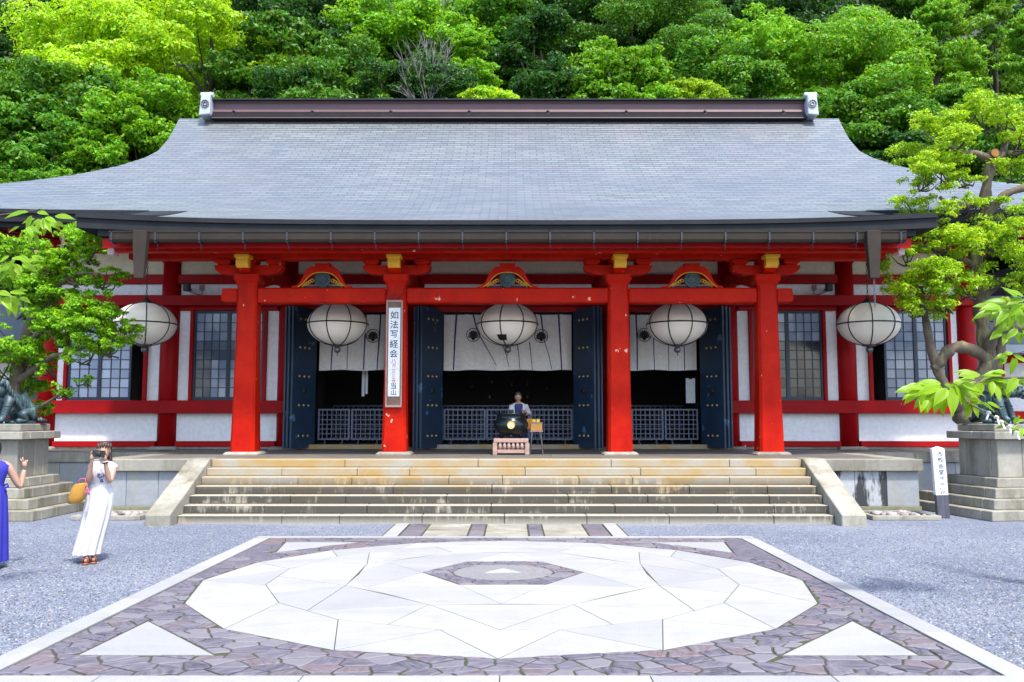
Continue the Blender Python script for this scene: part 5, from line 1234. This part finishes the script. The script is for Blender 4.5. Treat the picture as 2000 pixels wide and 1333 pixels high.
for x in (-.09, .09):
    b = B(); b.loft([[(x + rx*math.cos(q), -.05 + ry*math.sin(q), z) for q in [2*math.pi*i/14 for i in range(14)]] for z, rx, ry in ((.003, .042, .12), (.04, .045, .12), (.075, .035, .08))]); L_obj(b, 'shoe', MT['blackhair'], w3)
ob = thing('shoulder_bag', 'orange leather handbag on the arm of the person behind the incense burner', 'bag', (.50, 20.98, 1.66))
b = B(); b.prism([(-.11, .02), (.10, 0), (.13, .2), (.07, .26), (-.11, .22)], 'y', -.05, .05); L_obj(b, 'bag_body', MT['orangebag'], ob, False); b = B(); b.tube([(-.07, 0, .22), (-.08, -.0, .36), (-.03, .0, .40), (.04, 0, .34), (.06, 0, .24)], .01, 6); L_obj(b, 'strap', MT['leather'], ob)
# ================================================================ vegetation
F_, cP, sP = 1700., math.cos(R(5.126)), math.sin(R(5.126))
def at(px, py, Y):
    u = (px-1000)/F_; v = (666.5-py)/F_; k = Y/(cP - v*sP)
    return Vector((.11 + u*k, Y, 1.9 + (sP + v*cP)*k))
rg = np.random.default_rng(11)
def leaf_material(name, transl=.4, rough=.5):
    m, nt, out = newmat(name)
    oi = N(nt, 'ShaderNodeObjectInfo').outputs; isl = N(nt, 'ShaderNodeNewGeometry').outputs['Random Per Island']
    big = noise(nt, N(nt, 'ShaderNodeNewGeometry').outputs['Position'], .55, 3)
    hs = N(nt, 'ShaderNodeHueSaturation', None, Color=oi['Color'], Hue=N(nt, 'ShaderNodeMapRange', None, Value=isl, To_Min=.475, To_Max=.525).outputs[0],
           Value=N(nt, 'ShaderNodeMapRange', None, Value=math_(nt, 'FRACT', math_(nt, 'MULTIPLY', isl, 7.31)), To_Min=.6, To_Max=1.4).outputs[0], Saturation=1.)
    col = mixc(nt, math_(nt, 'MULTIPLY', ramp(nt, big, .4, .7), .35), hs.outputs[0], N(nt, 'ShaderNodeHueSaturation', None, Color=hs.outputs[0], Hue=.47, Value=1.35).outputs[0])
    p = N(nt, 'ShaderNodeBsdfPrincipled', None, Base_Color=col, Roughness=rough); p.inputs['Specular IOR Level'].default_value = .35
    tr = N(nt, 'ShaderNodeBsdfTranslucent', None, Color=N(nt, 'ShaderNodeHueSaturation', None, Color=col, Hue=.485, Value=1.5).outputs[0])
    mx = N(nt, 'ShaderNodeMixShader', None, i0=transl, i1=p.outputs[0], i2=tr.outputs[0])
    nt.links.new(mx.outputs[0], out.inputs[0]); return m
MT['leaf'] = leaf_material('leaf'); MT['bigleaf'] = leaf_material('big leaf', .5, .4)
MT['bark'] = mat('lichened bark', (.17, .13, .085), (.07, .055, .04), rough=.9, scale=5, stretch=(1, 1, .4), bump=1., bscale=14, stain=((.26, .24, .10), 3.5, .55, .7))
MT['darkbark'] = mat('dark bark', (.075, .06, .045), (.04, .032, .025), rough=.9, scale=4, bump=.8)
MT['deadbark'] = mat('grey dead wood', (.16, .145, .145), (.11, .10, .10), rough=.85, scale=4)
def leaf_mesh(name, P_, Nn, size, asp=.55, droop=.15):
    n = len(P_); Nn = Nn/np.linalg.norm(Nn, axis=1, keepdims=True)
    rv = rg.normal(size=(n, 3)); T = np.cross(Nn, rv); T /= np.linalg.norm(T, axis=1, keepdims=True) + 1e-9; S = np.cross(Nn, T)
    h = size[:, None]*.5; wd = h*asp
    V = np.stack([P_ - T*h, P_ + S*wd - T*h*.1, P_ + T*h - Nn*h*droop*2, P_ - S*wd - T*h*.1], 1).reshape(-1, 3)
    me = bpy.data.meshes.new(name); me.vertices.add(4*n); me.vertices.foreach_set('co', V.astype(np.float32).ravel())
    me.loops.add(4*n); me.loops.foreach_set('vertex_index', np.arange(4*n, dtype=np.int32)); me.polygons.add(n)
    me.polygons.foreach_set('loop_start', np.arange(0, 4*n, 4, dtype=np.int32)); me.polygons.foreach_set('loop_total', np.full(n, 4, dtype=np.int32))
    me.update(calc_edges=True); me.validate(); return me
def fill(lumps, n, size, up=.45, shell=.55, jit=.5, under=.35):
    """leaf positions and normals spread through a list of ellipsoid lumps (x, y, z, rx, ry, rz)"""
    Lm = np.array(lumps, float); wgt = (Lm[:, 3]*Lm[:, 4] + Lm[:, 3]*Lm[:, 5] + Lm[:, 4]*Lm[:, 5]); wgt /= wgt.sum()
    idx = rg.choice(len(Lm), size=n, p=wgt); d = rg.normal(size=(n, 3)); d /= np.linalg.norm(d, axis=1, keepdims=True)
    flip = (d[:, 2] < -.2) & (rg.random(n) > under); d[flip, 2] *= -1
    r = shell + (1.06-shell)*rg.random(n)**.6; r = np.where(rg.random(n) < .12, rg.random(n)*.8, r)
    r *= 1 + .18*np.sin(d[:, 0]*5 + idx)*np.cos(d[:, 1]*6 + idx*2)
    P_ = Lm[idx, :3] + d*Lm[idx, 3:6]*r[:, None]
    Nn = d*.7 + np.array([0, 0, up]) + rg.normal(size=(n, 3))*jit
    return P_, Nn, size*(.65 + .7*rg.random(n))
def split(L_, k, f, q, flat=.75):
    """break every lump into smaller uneven ones"""
    out = []
    for (x, y, z, rx, ry, rz) in L_:
        for i in range(k):
            a = q.uniform(0, 6.283); e = q.uniform(-.6, 1.); c = math.sqrt(max(0, 1-e*e)); d = q.uniform(.55, 1.12); g = f*q.uniform(.55, 1.45)
            out.append((x + rx*d*c*math.cos(a), y + ry*d*c*math.sin(a), z + rz*d*e, rx*g*q.uniform(.8, 1.3), ry*g*q.uniform(.8, 1.3), rz*g*flat*q.uniform(.7, 1.2)))
    return out
def limbs(b, base, top, targets, r0, seed, n=8):
    q = random.Random(seed); trunk = []
    for k in range(9):
        f = k/8; trunk.append(Vector(base).lerp(Vector(top), f) + Vector((q.uniform(-.15, .15), q.uniform(-.15, .15), 0))*(f > 0))
    b.tube(trunk, [r0*(1 - .8*k/8) for k in range(9)], n)
    for t in targets:
        t = Vector(t); s = trunk[q.randint(2, 6)]; m_ = s.lerp(t, .5) + Vector((q.uniform(-.3, .3), q.uniform(-.3, .3), -.25))
        b.tube([s, s.lerp(m_, .5), m_, t], [r0*.38, r0*.3, r0*.2, r0*.06], 6)
# ---------------------------------------------------------------- hillside trees: six crown shapes
def clump_crown(seed, R_, Hh, nl, rl, n, size, **kw):
    q = random.Random(seed); L_ = []
    for i in range(nl):
        a = q.uniform(0, 6.283); zf = q.uniform(-.75, 1.); w_ = math.sqrt(max(.02, 1-zf*zf))*q.uniform(.6, 1.0); r_ = rl*q.uniform(.7, 1.3)
        L_.append((R_*w_*math.cos(a), R_*w_*math.sin(a), Hh*zf, r_, r_, r_*.72))
    P_, Nn, sz = fill(split(L_, kw.pop('k', 8), kw.pop('f', .42), q), n, size, **kw); return leaf_mesh('crown', P_, Nn, sz), L_
def cone_crown(seed, R_, Hh, n, size):
    q = random.Random(seed); L_ = []
    for i in range(46):
        zf = q.random(); a = q.uniform(0, 6.283); w_ = R_*(1-zf)**.75*q.uniform(.55, 1.); r_ = .85*q.uniform(.6, 1.2)
        L_.append((w_*math.cos(a), w_*math.sin(a), -Hh + 2*Hh*zf, r_*1.15, r_*1.15, r_*.6))
    P_, Nn, sz = fill(split(L_, 7, .42, q, .6), n, size, up=.25, jit=.6); return leaf_mesh('crown', P_, Nn, sz, .32, .4), L_
CR_ = [clump_crown(1, 3.3, 3.4, 34, 1.35, 36000, .20), clump_crown(2, 3.0, 4.2, 40, 1.2, 36000, .195), clump_crown(3, 4.3, 3.3, 34, 1.12, 44000, .17, shell=.8, up=.3, jit=.35, k=5, f=.62),
       clump_crown(4, 2.6, 4.6, 36, 1.15, 32000, .19), cone_crown(5, 3.2, 6.0, 34000, .23), clump_crown(6, 3.0, 3.3, 70, .75, 32000, .20, jit=.8)]
TK = []
for k, (me, L_) in enumerate(CR_):
    b = B(); q = random.Random(k); zz = max(l[2] for l in L_); limbs(b, (0, 0, -11), (0, 0, zz*.7), [l[:3] for l in q.sample(L_, 12)], .3, k); TK.append(b.mesh('trunk'))
GREEN = dict(fresh=(.15, .35, .008), yellow=(.235, .42, .005), bright=(.115, .305, .008), mid=(.056, .185, .008), dark=(.018, .078, .007), blue=(.02, .13, .05), olive=(.23, .40, .008), cedar=(.11, .27, .012))  # mid and dark lowered so the colour holds deeper crown shading
def hill_tree(x, y, top, shape, tone, label, sc=1., sz=None, name='broadleaf_tree'):
    me, L_ = CR_[shape]; hi = max(l[2]+l[5] for l in L_); zc = top - hi*sc
    t = thing(name, label, 'tree', (x, y, hill(x, y)), 'trees on the wooded hill')
    c = link('crown', me, MT['leaf'], t, (x, y, zc), False); t_ = link('trunk', TK[shape], MT['darkbark'], t, (x, y, zc))
    k = rnd.uniform(.82, 1.2); g = GREEN[tone]; c.color = (g[0]*k, g[1]*k, g[2]*k, 1)
    rz = rnd.uniform(0, 6.28); s_ = (sc*rnd.uniform(.95, 1.08), sc*rnd.uniform(.95, 1.08), sc if sz is None else sz)
    c.rotation_euler.z = rz; t_.rotation_euler.z = rz; c.scale = s_; t_.scale = (sc, sc, sc)
def px_tree(px, ptop, Y, shape, tone, label, sc=1., name='broadleaf_tree'):
    p = at(px, ptop, Y); hill_tree(p.x, Y, p.z, shape, tone, label, sc, name=name)
# named trees that stand out
T_ = [
 (215, 20, 44.5, 2, 'yellow', 'yellow-green tree with cloud-like clumps at top left, left of its two like crowns', 1.12),
 (415, -5, 45, 2, 'yellow', 'yellow-green clumped tree nearest above the left ridge ornament', 1.1),
 (20, 30, 62, 3, 'blue', 'bluish dark tree in the top left corner beyond the yellow-green one', 1.),
 (60, 165, 40.5, 1, 'mid', 'mid-green tree low at the left edge, above the left roof end', 1.1),
 (190, 140, 41.5, 0, 'mid', 'full mid-green tree above the left roof slope, below the yellow-green crowns', 1.12),
 (320, 150, 40.5, 0, 'bright', 'fresh green tree right beside the steep left gable of the roof', 1.0),
 (120, 240, 38.6, 3, 'mid', 'lower green tree just above the left roof curve', .9),
 (250, 225, 38.8, 5, 'bright', 'light loose-leaved tree touching the left roof curve', .85),
 (560, 35, 44, 5, 'mid', 'large-leaved green tree right of the left ridge ornament', 1.15),
 (640, -30, 48, 0, 'dark', 'dark broadleaf tree at the top edge, left of centre', 1.15),
 (690, 90, 41.5, 1, 'mid', 'green tree behind the ridge just left of the bare dead tree', .95),
 (590, 140, 40, 3, 'dark', 'dark green tree low behind the left part of the ridge', .85),
 (810, 0, 47, 0, 'bright', 'bright green rounded tree above the bare dead tree', 1.05),
 (915, 60, 43, 4, 'bright', 'pointed fresh-green tree just right of the bare dead tree', .8),
 (955, 172, 39.2, 5, 'olive', 'small yellow-green bush peeping over the middle of the ridge', .62),
 (985, -40, 50, 1, 'mid', 'tall green tree at the top edge near the middle', 1.15),
 (1060, 20, 46, 3, 'dark', 'dark tree in the shaded hollow right of the middle', 1.05),
 (1070, 120, 41.5, 1, 'dark', 'dark bush-like tree low behind the middle of the ridge', .85),
 (1195, 80, 41.5, 5, 'bright', 'light green feathery tree behind the right half of the ridge', 1.0),
 (1160, -40, 51, 0, 'dark', 'dark crown at the top edge right of the middle', 1.15),
 (1270, 0, 47, 2, 'mid', 'finely clumped mid-green tree above the light feathery one', 1.0),
 (1345, 155, 39.4, 5, 'olive', 'low yellow-green bush over the right part of the ridge', .62),
 (1290, 170, 39.0, 3, 'bright', 'low bright shrub tree beside the yellow-green bush on the ridge', .6),
 (1370, 70, 42.5, 1, 'mid', 'green tree left of the right ridge ornament', .95),
 (1395, -30, 51, 3, 'dark', 'dark slender crown at the top edge above the right ridge end', 1.15),
 (1490, 35, 44, 0, 'bright', 'bright green layered tree above the right ridge ornament', .95),
 (1470, 125, 40.5, 3, 'mid', 'green tree directly behind the right ridge ornament', .85),
 (1610, 60, 43, 2, 'bright', 'rounded light-green tree right of the right ridge ornament', .98),
 (1690, 25, 45, 1, 'bright', 'pale-leaved tall tree beside the feathery cedars', 1.0),
 (1590, -40, 52, 1, 'dark', 'dark tree at the top edge between the light-green crowns', 1.15),
 (1590, 190, 40, 3, 'mid', 'mid-green tree against the right gable of the roof', .9),
 (1690, 165, 40.5, 0, 'mid', 'full green tree above the right roof slope', 1.0),
 (1760, 230, 39, 1, 'dark', 'darker green tree low over the right roof curve', .9),
 (1830, 0, 43, 4, 'cedar', 'feathery cedar at the upper right, left one of three', 1.12),
 (1930, -30, 44, 4, 'cedar', 'feathery cedar in the upper right corner, middle of three', 1.2),
 (2010, 20, 41, 4, 'cedar', 'feathery cedar cut by the right edge, rightmost of three', 1.1),
 (1860, 170, 40, 4, 'mid', 'green conifer low behind the gnarled tree', .8),
 (1960, 190, 39.4, 1, 'mid', 'green tree low at the right edge behind the gnarled tree', 1.0),
 (740, -60, 54, 3, 'mid', 'high green crown cut by the top edge above the left half of the ridge', 1.2),
 (1080, -90, 57, 0, 'dark', 'highest dark crown cut by the top edge in the middle', 1.25),
 (1750, -60, 54, 0, 'mid', 'high green crown cut by the top edge left of the cedars', 1.2),
 (520, -60, 53, 1, 'dark', 'dark crown at the top edge right of the yellow-green trees', 1.2),
 (310, -80, 55, 0, 'mid', 'green crown at the top edge behind the yellow-green trees', 1.2),
 (120, -20, 56, 1, 'dark', 'dark crown at the top left between the bluish and yellow-green trees', 1.2),
 (-30, 100, 43, 0, 'mid', 'green tree cut by the left edge at mid height of the hill', 1.2),
 (20, 255, 39, 0, 'mid', 'green tree cut by the left edge just above the roof end', .9),
 (2040, -60, 52, 1, 'dark', 'dark crown in the top right corner behind the cedars', 1.25),
 (-30, -10, 58, 0, 'dark', 'dark crown cut by the top left corner behind the bluish tree', 1.2),
 (1480, -90, 58, 1, 'mid', 'highest green crown cut by the top edge above the right ridge ornament', 1.3),
 (770, 130, 40, 3, 'dark', 'dark low tree at the foot of the bare dead tree', .75),
 (860, 110, 42, 1, 'dark', 'dark tree directly behind the bare dead tree', .9),
]
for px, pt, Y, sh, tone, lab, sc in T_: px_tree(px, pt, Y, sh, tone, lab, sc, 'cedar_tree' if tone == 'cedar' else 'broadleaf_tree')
# undergrowth between the trunks: one mass nobody could count
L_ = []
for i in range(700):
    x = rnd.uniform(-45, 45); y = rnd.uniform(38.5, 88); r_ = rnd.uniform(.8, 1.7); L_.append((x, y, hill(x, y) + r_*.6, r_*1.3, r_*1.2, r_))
P_, Nn, sz = fill(L_, 100000, .45); o = link('undergrowth', leaf_mesh('undergrowth', P_, Nn, sz), MT['leaf']); o.color = (.018, .065, .006, 1)  # leaf colour lowered to paint the shade in the gaps between trees
tag(o, 'dark undergrowth covering the wooded hill', 'undergrowth', kind='stuff')
# the bare dead tree
dt = thing('dead_tree', 'bare grey dead tree with fanned branches behind the ridge, left of the middle', 'tree', (at(838, 200, 39.5).x, 39.5, hill(0, 39.5)))
b = B(); q = random.Random(4); base = at(838, 200, 39.5); b.tube([Vector((base.x, 39.5, hill(0, 39.5)-.2)), Vector((base.x+.1, 39.5, base.z*.6)), base], [.13, .10, .07], 8); b.obj('trunk', MT['deadbark'], dt)
for k, (ex_, ey_) in enumerate(((786, 120), (800, 98), (815, 88), (832, 92), (848, 95), (865, 88), (878, 102), (790, 160), (795, 185), (868, 150))):
    b = B(); e = at(ex_, ey_, 39.5 + q.uniform(-1, 1)); s = base + Vector((0, 0, q.uniform(-.6, .5))); m_ = s.lerp(e, .45) + Vector((0, 0, .15 if k < 7 else -.3))
    b.tube([s, m_, e], [.04, .028, .009], 6)
    for j in range(9):
        f = q.uniform(.1, .95); p0 = m_.lerp(e, f); p1 = p0 + (e-s).normalized()*q.uniform(.3, .8) + Vector((q.uniform(-.4, .4), q.uniform(-.4, .4), q.uniform(-.1, .4))); b.tube([p0, p0.lerp(p1, .5) + Vector((0, 0, .05)), p1], [.022, .015, .006], 5)
    b.obj('branch', MT['deadbark'], dt)
# ---------------------------------------------------------------- pruned garden trees
def garden_tree(name, label, cat, loc, trunkpaths, pads, leafsize, tone, npl, squash=.55):
    t = thing(name, label, cat, loc)
    for k, (pts, r0, r1) in enumerate(trunkpaths):
        b = B(); P3 = [at(*p) if not isinstance(p, Vector) else p for p in pts]
        fine = []
        for i in range(len(P3)-1):
            for s_ in range(4):
                f = s_/4; a0 = P3[max(i-1, 0)]; a1 = P3[i]; a2 = P3[i+1]; a3 = P3[min(i+2, len(P3)-1)]
                fine.append(.5*((2*a1) + (a2-a0)*f + (2*a0-5*a1+4*a2-a3)*f*f + (3*a1-a0-3*a2+a3)*f**3))
        fine.append(P3[-1]); n = len(fine)
        b.tube(fine, [(r0 + (r1-r0)*i/(n-1))*(1 + .12*math.sin(i*1.9 + k) + .08*math.sin(i*4.7 + 2*k)) for i in range(n)], 12)
        b.obj('trunk' if k == 0 else 'limb', MT['bark'], t, smooth=True)
    L_ = []
    tw = B()
    for (px, py, Y, rp) in pads:
        c = at(px, py, Y); r_ = 1.12*rp*Y/F_
        for s_ in range(5):
            a = rnd.uniform(0, 6.28); L_.append((c.x + .8*r_*math.cos(a), c.y + .9*r_*math.sin(a), c.z + rnd.uniform(-.5, .5)*r_, r_*.62*rnd.uniform(.7, 1.2), r_*.65, r_*squash*.6*rnd.uniform(.7, 1.2)))
            p1 = Vector(L_[-1][:3]); p0 = c + Vector((rnd.uniform(-.15, .15), rnd.uniform(-.1, .2), -.7*r_)); tw.tube([p0, p0.lerp(p1, .5) + Vector((0, 0, -.05)), p1], [.022, .015, .006], 5)
    tag(tw.obj('twigs', MT['darkbark'], t), kind='stuff')
    P_, Nn, sz = fill(split(L_, 5, .5, rnd, .7), npl*len(pads), leafsize, up=.6, shell=.3, jit=.6, under=.4)
    c = link('crown', leaf_mesh('crown', P_, Nn, sz, .5), MT['leaf'], t, loc)
    co = np.empty(len(c.data.vertices)*3); c.data.vertices.foreach_get('co', co); co = co.reshape(-1, 3) - np.array(loc); c.data.vertices.foreach_set('co', co.ravel()); c.data.update()
    g = GREEN[tone]; c.color = (*g, 1)
    return t
V = Vector
rb = V((10.95, 20.62, 0))
rt_ = garden_tree('gnarled_tree', 'old gnarled pruned tree with a sawn-off limb behind the right pedestal', 'tree', (10.95, 20.62, 0),
   [([V((10.95, 20.62, -.05)), (1908, 860, 20.6), (1896, 832, 20.6), (1876, 805, 20.55), (1880, 772, 20.5), (1915, 738, 20.5), (1932, 705, 20.5), (1922, 650, 20.5), (1914, 590, 20.5), (1906, 520, 20.5), (1908, 470, 20.5), (1922, 420, 20.5), (1926, 370, 20.5), (1937, 312, 20.5)], .235, .11),
    ([(1872, 800, 20.52), (1850, 762, 20.4), (1828, 715, 20.4), (1815, 665, 20.4), (1804, 600, 20.4), (1796, 560, 20.4)], .13, .07),
    ([(1928, 700, 20.45), (1895, 682, 20.3), (1862, 680, 20.3), (1840, 700, 20.35), (1826, 722, 20.4)], .14, .13),
    ([(1926, 690, 20.45), (1940, 660, 20.1), (1962, 640, 19.9), (1990, 640, 19.8), (2040, 655, 19.7)], .13, .10),
    ([(1945, 725, 20.5), (1952, 690, 20.6), (1960, 655, 20.7), (1972, 640, 20.8)], .13, .08),
    ([(1908, 590, 20.5), (1935, 565, 20.4), (1950, 545, 20.3)], .14, .08),
    ([(1915, 440, 20.5), (1940, 405, 20.3), (1968, 378, 20.1), (2010, 365, 20.0)], .12, .08),
    ([(1937, 315, 20.5), (1958, 300, 20.6), (1965, 275, 20.7), (1985, 255, 20.8)], .11, .05),
    ([(1937, 312, 20.5), (1905, 300, 20.3), (1880, 298, 20.2), (1855, 285, 20.1)], .10, .04),
    ([(1960, 298, 20.6), (1990, 300, 20.4), (2010, 290, 20.3)], .07, .03),
    ([(1925, 390, 20.5), (1890, 405, 20.3), (1850, 395, 20.2), (1835, 385, 20.2)], .07, .04),
    ([(1906, 520, 20.5), (1860, 500, 20.3), (1800, 480, 20.2)], .08, .04),
    ([(1800, 580, 20.4), (1770, 560, 20.3), (1745, 550, 20.2)], .06, .03)],
   [(1835, 245, 20.3, 42), (1880, 225, 20.4, 40), (1925, 235, 20.6, 34), (1975, 225, 20.6, 44), (1815, 295, 20.2, 46), (1860, 270, 20.2, 34), (1800, 345, 20.1, 38), (1848, 330, 20.2, 36), (1885, 345, 20.3, 26), (1990, 275, 20.4, 30), (1975, 330, 20.5, 34),
    (1795, 400, 20.2, 34), (1840, 420, 20.2, 26), (1895, 405, 20.3, 24), (1985, 410, 20.2, 38), (1890, 450, 20.0, 44), (1940, 460, 20.0, 46), (1985, 470, 19.9, 40), (1835, 470, 20.1, 44), (1795, 465, 20.2, 24),
    (1850, 520, 20.0, 36), (1760, 545, 20.1, 40), (1805, 540, 20.0, 44), (1790, 590, 20.1, 40), (1850, 580, 20.0, 40), (1895, 560, 20.0, 34), (1955, 530, 19.9, 42), (1990, 560, 19.9, 40), (1765, 500, 20.2, 26), (1985, 620, 20.8, 34), (1955, 600, 20.9, 34)],
   .072, 'olive', 2000, .85)
b = B(); p = at(1937, 303, 20.5); b.tube([p + V((0, .3, 0)), p + V((0, -.05, 0)), p + V((-.01, -.17, .0))], [.11, .11, .105], 14); sb_ = b.obj('sawn_limb', MT['bark'], rt_, smooth=False)
b = B(); b.tube([p + V((-.01, -.168, 0)), p + V((-.01, -.176, 0))], [.097, .094], 14); b.obj('cut_face', mat('sawn wood', (.55, .22, .04), (.45, .16, .03), rough=.7, scale=8), sb_)
lt_ = garden_tree('garden_tree', 'layered green garden tree with reaching branches in front of the left end of the hall', 'tree', (-11.0, 20.6, 0),
   [([V((-11.0, 20.6, -.05)), (42, 850, 20.6), (28, 780, 20.5), (40, 700, 20.4), (62, 620, 20.3), (68, 540, 20.2), (72, 490, 20.2)], .2, .07),
    ([(34, 745, 20.45), (75, 715, 20.0), (100, 698, 19.8), (130, 690, 19.7), (165, 680, 19.6)], .09, .03),
    ([(48, 680, 20.4), (90, 640, 20.0), (140, 640, 19.8), (190, 650, 19.6), (235, 655, 19.5)], .07, .025),
    ([(68, 560, 20.2), (100, 525, 20.0), (120, 490, 19.9), (125, 460, 19.9)], .07, .03),
    ([(66, 590, 20.2), (110, 560, 19.9), (150, 535, 19.7), (195, 535, 19.6)], .06, .02),
    ([(25, 800, 20.5), (75, 795, 20.0), (110, 775, 19.8), (140, 755, 19.6)], .05, .02)],
   [(125, 455, 19.9, 34), (165, 475, 19.8, 36), (85, 490, 19.9, 36), (25, 480, 20.2, 34), (185, 500, 19.7, 22), (110, 515, 19.8, 26), (20, 540, 20.2, 40), (75, 545, 20.0, 38), (150, 535, 19.7, 30), (205, 545, 19.6, 26), (100, 575, 19.9, 34), (40, 590, 20.2, 44), (95, 615, 19.9, 34), (160, 605, 19.7, 40), (200, 610, 19.6, 34), (40, 645, 20.2, 44), (120, 650, 19.8, 36), (180, 645, 19.6, 40), (230, 650, 19.5, 32), (215, 675, 19.5, 30), (160, 690, 19.6, 30), (60, 690, 20.1, 38), (15, 710, 20.4, 44), (95, 715, 20.0, 24), (125, 765, 19.6, 16), (30, 760, 20.6, 34), (65, 800, 20.7, 26), (160, 745, 19.6, 12)],
   .078, 'fresh', 2000, .95)
# ---------------------------------------------------------------- near branches with large leaves
lv = B(); n = 9; rows = []
for k in range(n):
    f = k/(n-1); wd = .25*math.sin(math.pi*f**.75)*(1-f)**.12 if 0 < f < 1 else .004
    z = -.22*f*f; rows.append([(-wd, f, z + .10*wd), (-wd*.5, f, z + .03*wd), (0, f, z - .03*(wd > .05)), (wd*.5, f, z + .03*wd), (wd, f, z + .10*wd)])
lv.loft(rows, cap=False, closed=False); LEAF = lv.mesh('leaf', recalc=False)
def near_tree(sg, label, twigs, sprays, Y0=9.0):
    x = sg*6.55; t = thing('leafy_tree', label, 'tree', (x, Y0+.3, 0))
    b = B(); b.tube([(x, Y0+.3, -.05), (x+sg*.05, Y0+.32, .8), (x+sg*.12, Y0+.3, 1.8), (x+sg*.1, Y0+.2, 3.0), (x+sg*.3, Y0+.4, 4.5)], [.16, .13, .12, .10, .07], 12); b.obj('trunk', MT['bark'], t, smooth=True)
    for pts, r0 in twigs:
        b = B(); P3 = [Vector((x+sg*.1, Y0+.2, at(*pts[0]).z-.12))] + [at(*p) for p in pts]
        b.tube(P3, [r0*(1.6 - 1.2*i/(len(P3)-1)) for i in range(len(P3))], 8); b.obj('branch', MT['bark'], t, smooth=True)
    first_ = None
    for (px, py, Y, num, rp, a0, a1) in sprays:
        c = at(px, py, Y); r_ = rp*Y/F_
        num = int(num*1.7)
        for k in range(num):
            a = R(a0 + (a1-a0)*(k + rnd.uniform(-.3, .3))/max(1, num-1)); rr_ = r_*rnd.uniform(.1, .45)
            o = link('leaf', LEAF, MT['bigleaf'], t, c + V((rr_*math.cos(a), rnd.uniform(-.18, .18), rr_*.5*math.sin(a))))
            L = r_*rnd.uniform(.45, .72); o.scale = (L*rnd.uniform(.8, 1.05), L, L)
            d = V((math.cos(a), rnd.uniform(-.5, .15), .55*math.sin(a) - .18)).normalized(); up = V((rnd.uniform(-.3, .3), -.75, .75)).normalized()
            xx = d.cross(up).normalized(); up = xx.cross(d); M_ = Matrix((xx, d, up)).transposed(); o.rotation_euler = M_.to_euler()
            g = rnd.uniform(.85, 1.15); o.color = (.205*g, .38*g, .006, 1)
    return t
nr = near_tree(1, 'near tree at the right edge whose branches of large yellow-green leaves hang into view',
   [([(2080, 730, 9.2), (2000, 738, 9.0), (1940, 738, 9.0), (1890, 755, 9.0), (1850, 748, 9.0)], .012), ([(2080, 870, 9.1), (2010, 856, 9.0), (1965, 828, 9.0), (1915, 800, 9.0), (1870, 778, 9.0), (1845, 768, 9.0)], .013), ([(2080, 560, 9.2), (2010, 585, 9.0), (1965, 600, 9.0)], .01), ([(2080, 660, 9.2), (2020, 680, 9.0), (1990, 690, 9.0)], .009)],
   [(1845, 752, 9.0, 15, 84, 150, 385), (1805, 762, 9.0, 6, 60, 150, 280), (1925, 740, 9.0, 10, 66, 140, 400), (1980, 735, 9.0, 9, 58, 140, 400), (1905, 785, 9.0, 5, 44, 150, 380), (1960, 605, 9.0, 8, 62, 130, 330), (1990, 590, 9.0, 6, 62, 110, 290), (1990, 640, 9.0, 5, 50, 180, 320), (1990, 690, 9.0, 5, 50, 160, 330), (1990, 830, 8.9, 6, 34, 60, 330)])
near_tree(-1, 'near tree at the left edge whose large yellow-green leaves hang into view',
   [([(-70, 400, 9.2), (0, 420, 9.0), (45, 415, 9.0), (80, 408, 9.0)], .008), ([(-70, 500, 9.2), (-10, 520, 9.0), (30, 510, 9.0)], .008), ([(-70, 560, 9.2), (-10, 570, 9.0), (15, 575, 9.0)], .008)],
   [(72, 420, 9.0, 9, 56, 170, 375), (60, 445, 9.0, 3, 46, 210, 330), (20, 510, 9.0, 6, 54, 190, 390), (38, 500, 9.0, 3, 44, 220, 380), (8, 575, 9.0, 7, 58, 200, 400)])
# folded paper fortunes tied to the low right branch
for k, (px, py, lab) in enumerate(((1931, 806, 'uppermost of the row'), (1946, 815, 'second from the top of the row'), (1955, 824, 'in the middle of the row'), (1972, 833, 'second from the bottom of the row'), (1985, 845, 'lowest of the row'))):
    c = at(px, py, 8.98); t = thing('paper_fortune', 'white paper fortune tied to the low right branch, ' + lab, 'paper fortune', c, 'paper fortunes on the branch')
    b = B(); b.tube([(c.x + .018*math.cos(a), c.y + .018*math.sin(a), c.z + .01*math.sin(2*a)) for a in [q*math.pi/4 for q in range(9)]], .009, 4); b.obj('knot', MT['paper'], t)
    b = B(); dx = (-.035, .02, .03, .0, .02)[k]; b.prism([(c.x-.009, c.z), (c.x+.009, c.z), (c.x+dx+.01, c.z-.075), (c.x+dx-.01, c.z-.07)], 'y', c.y-.014, c.y-.011); b.obj('tail', MT['paper'], t)
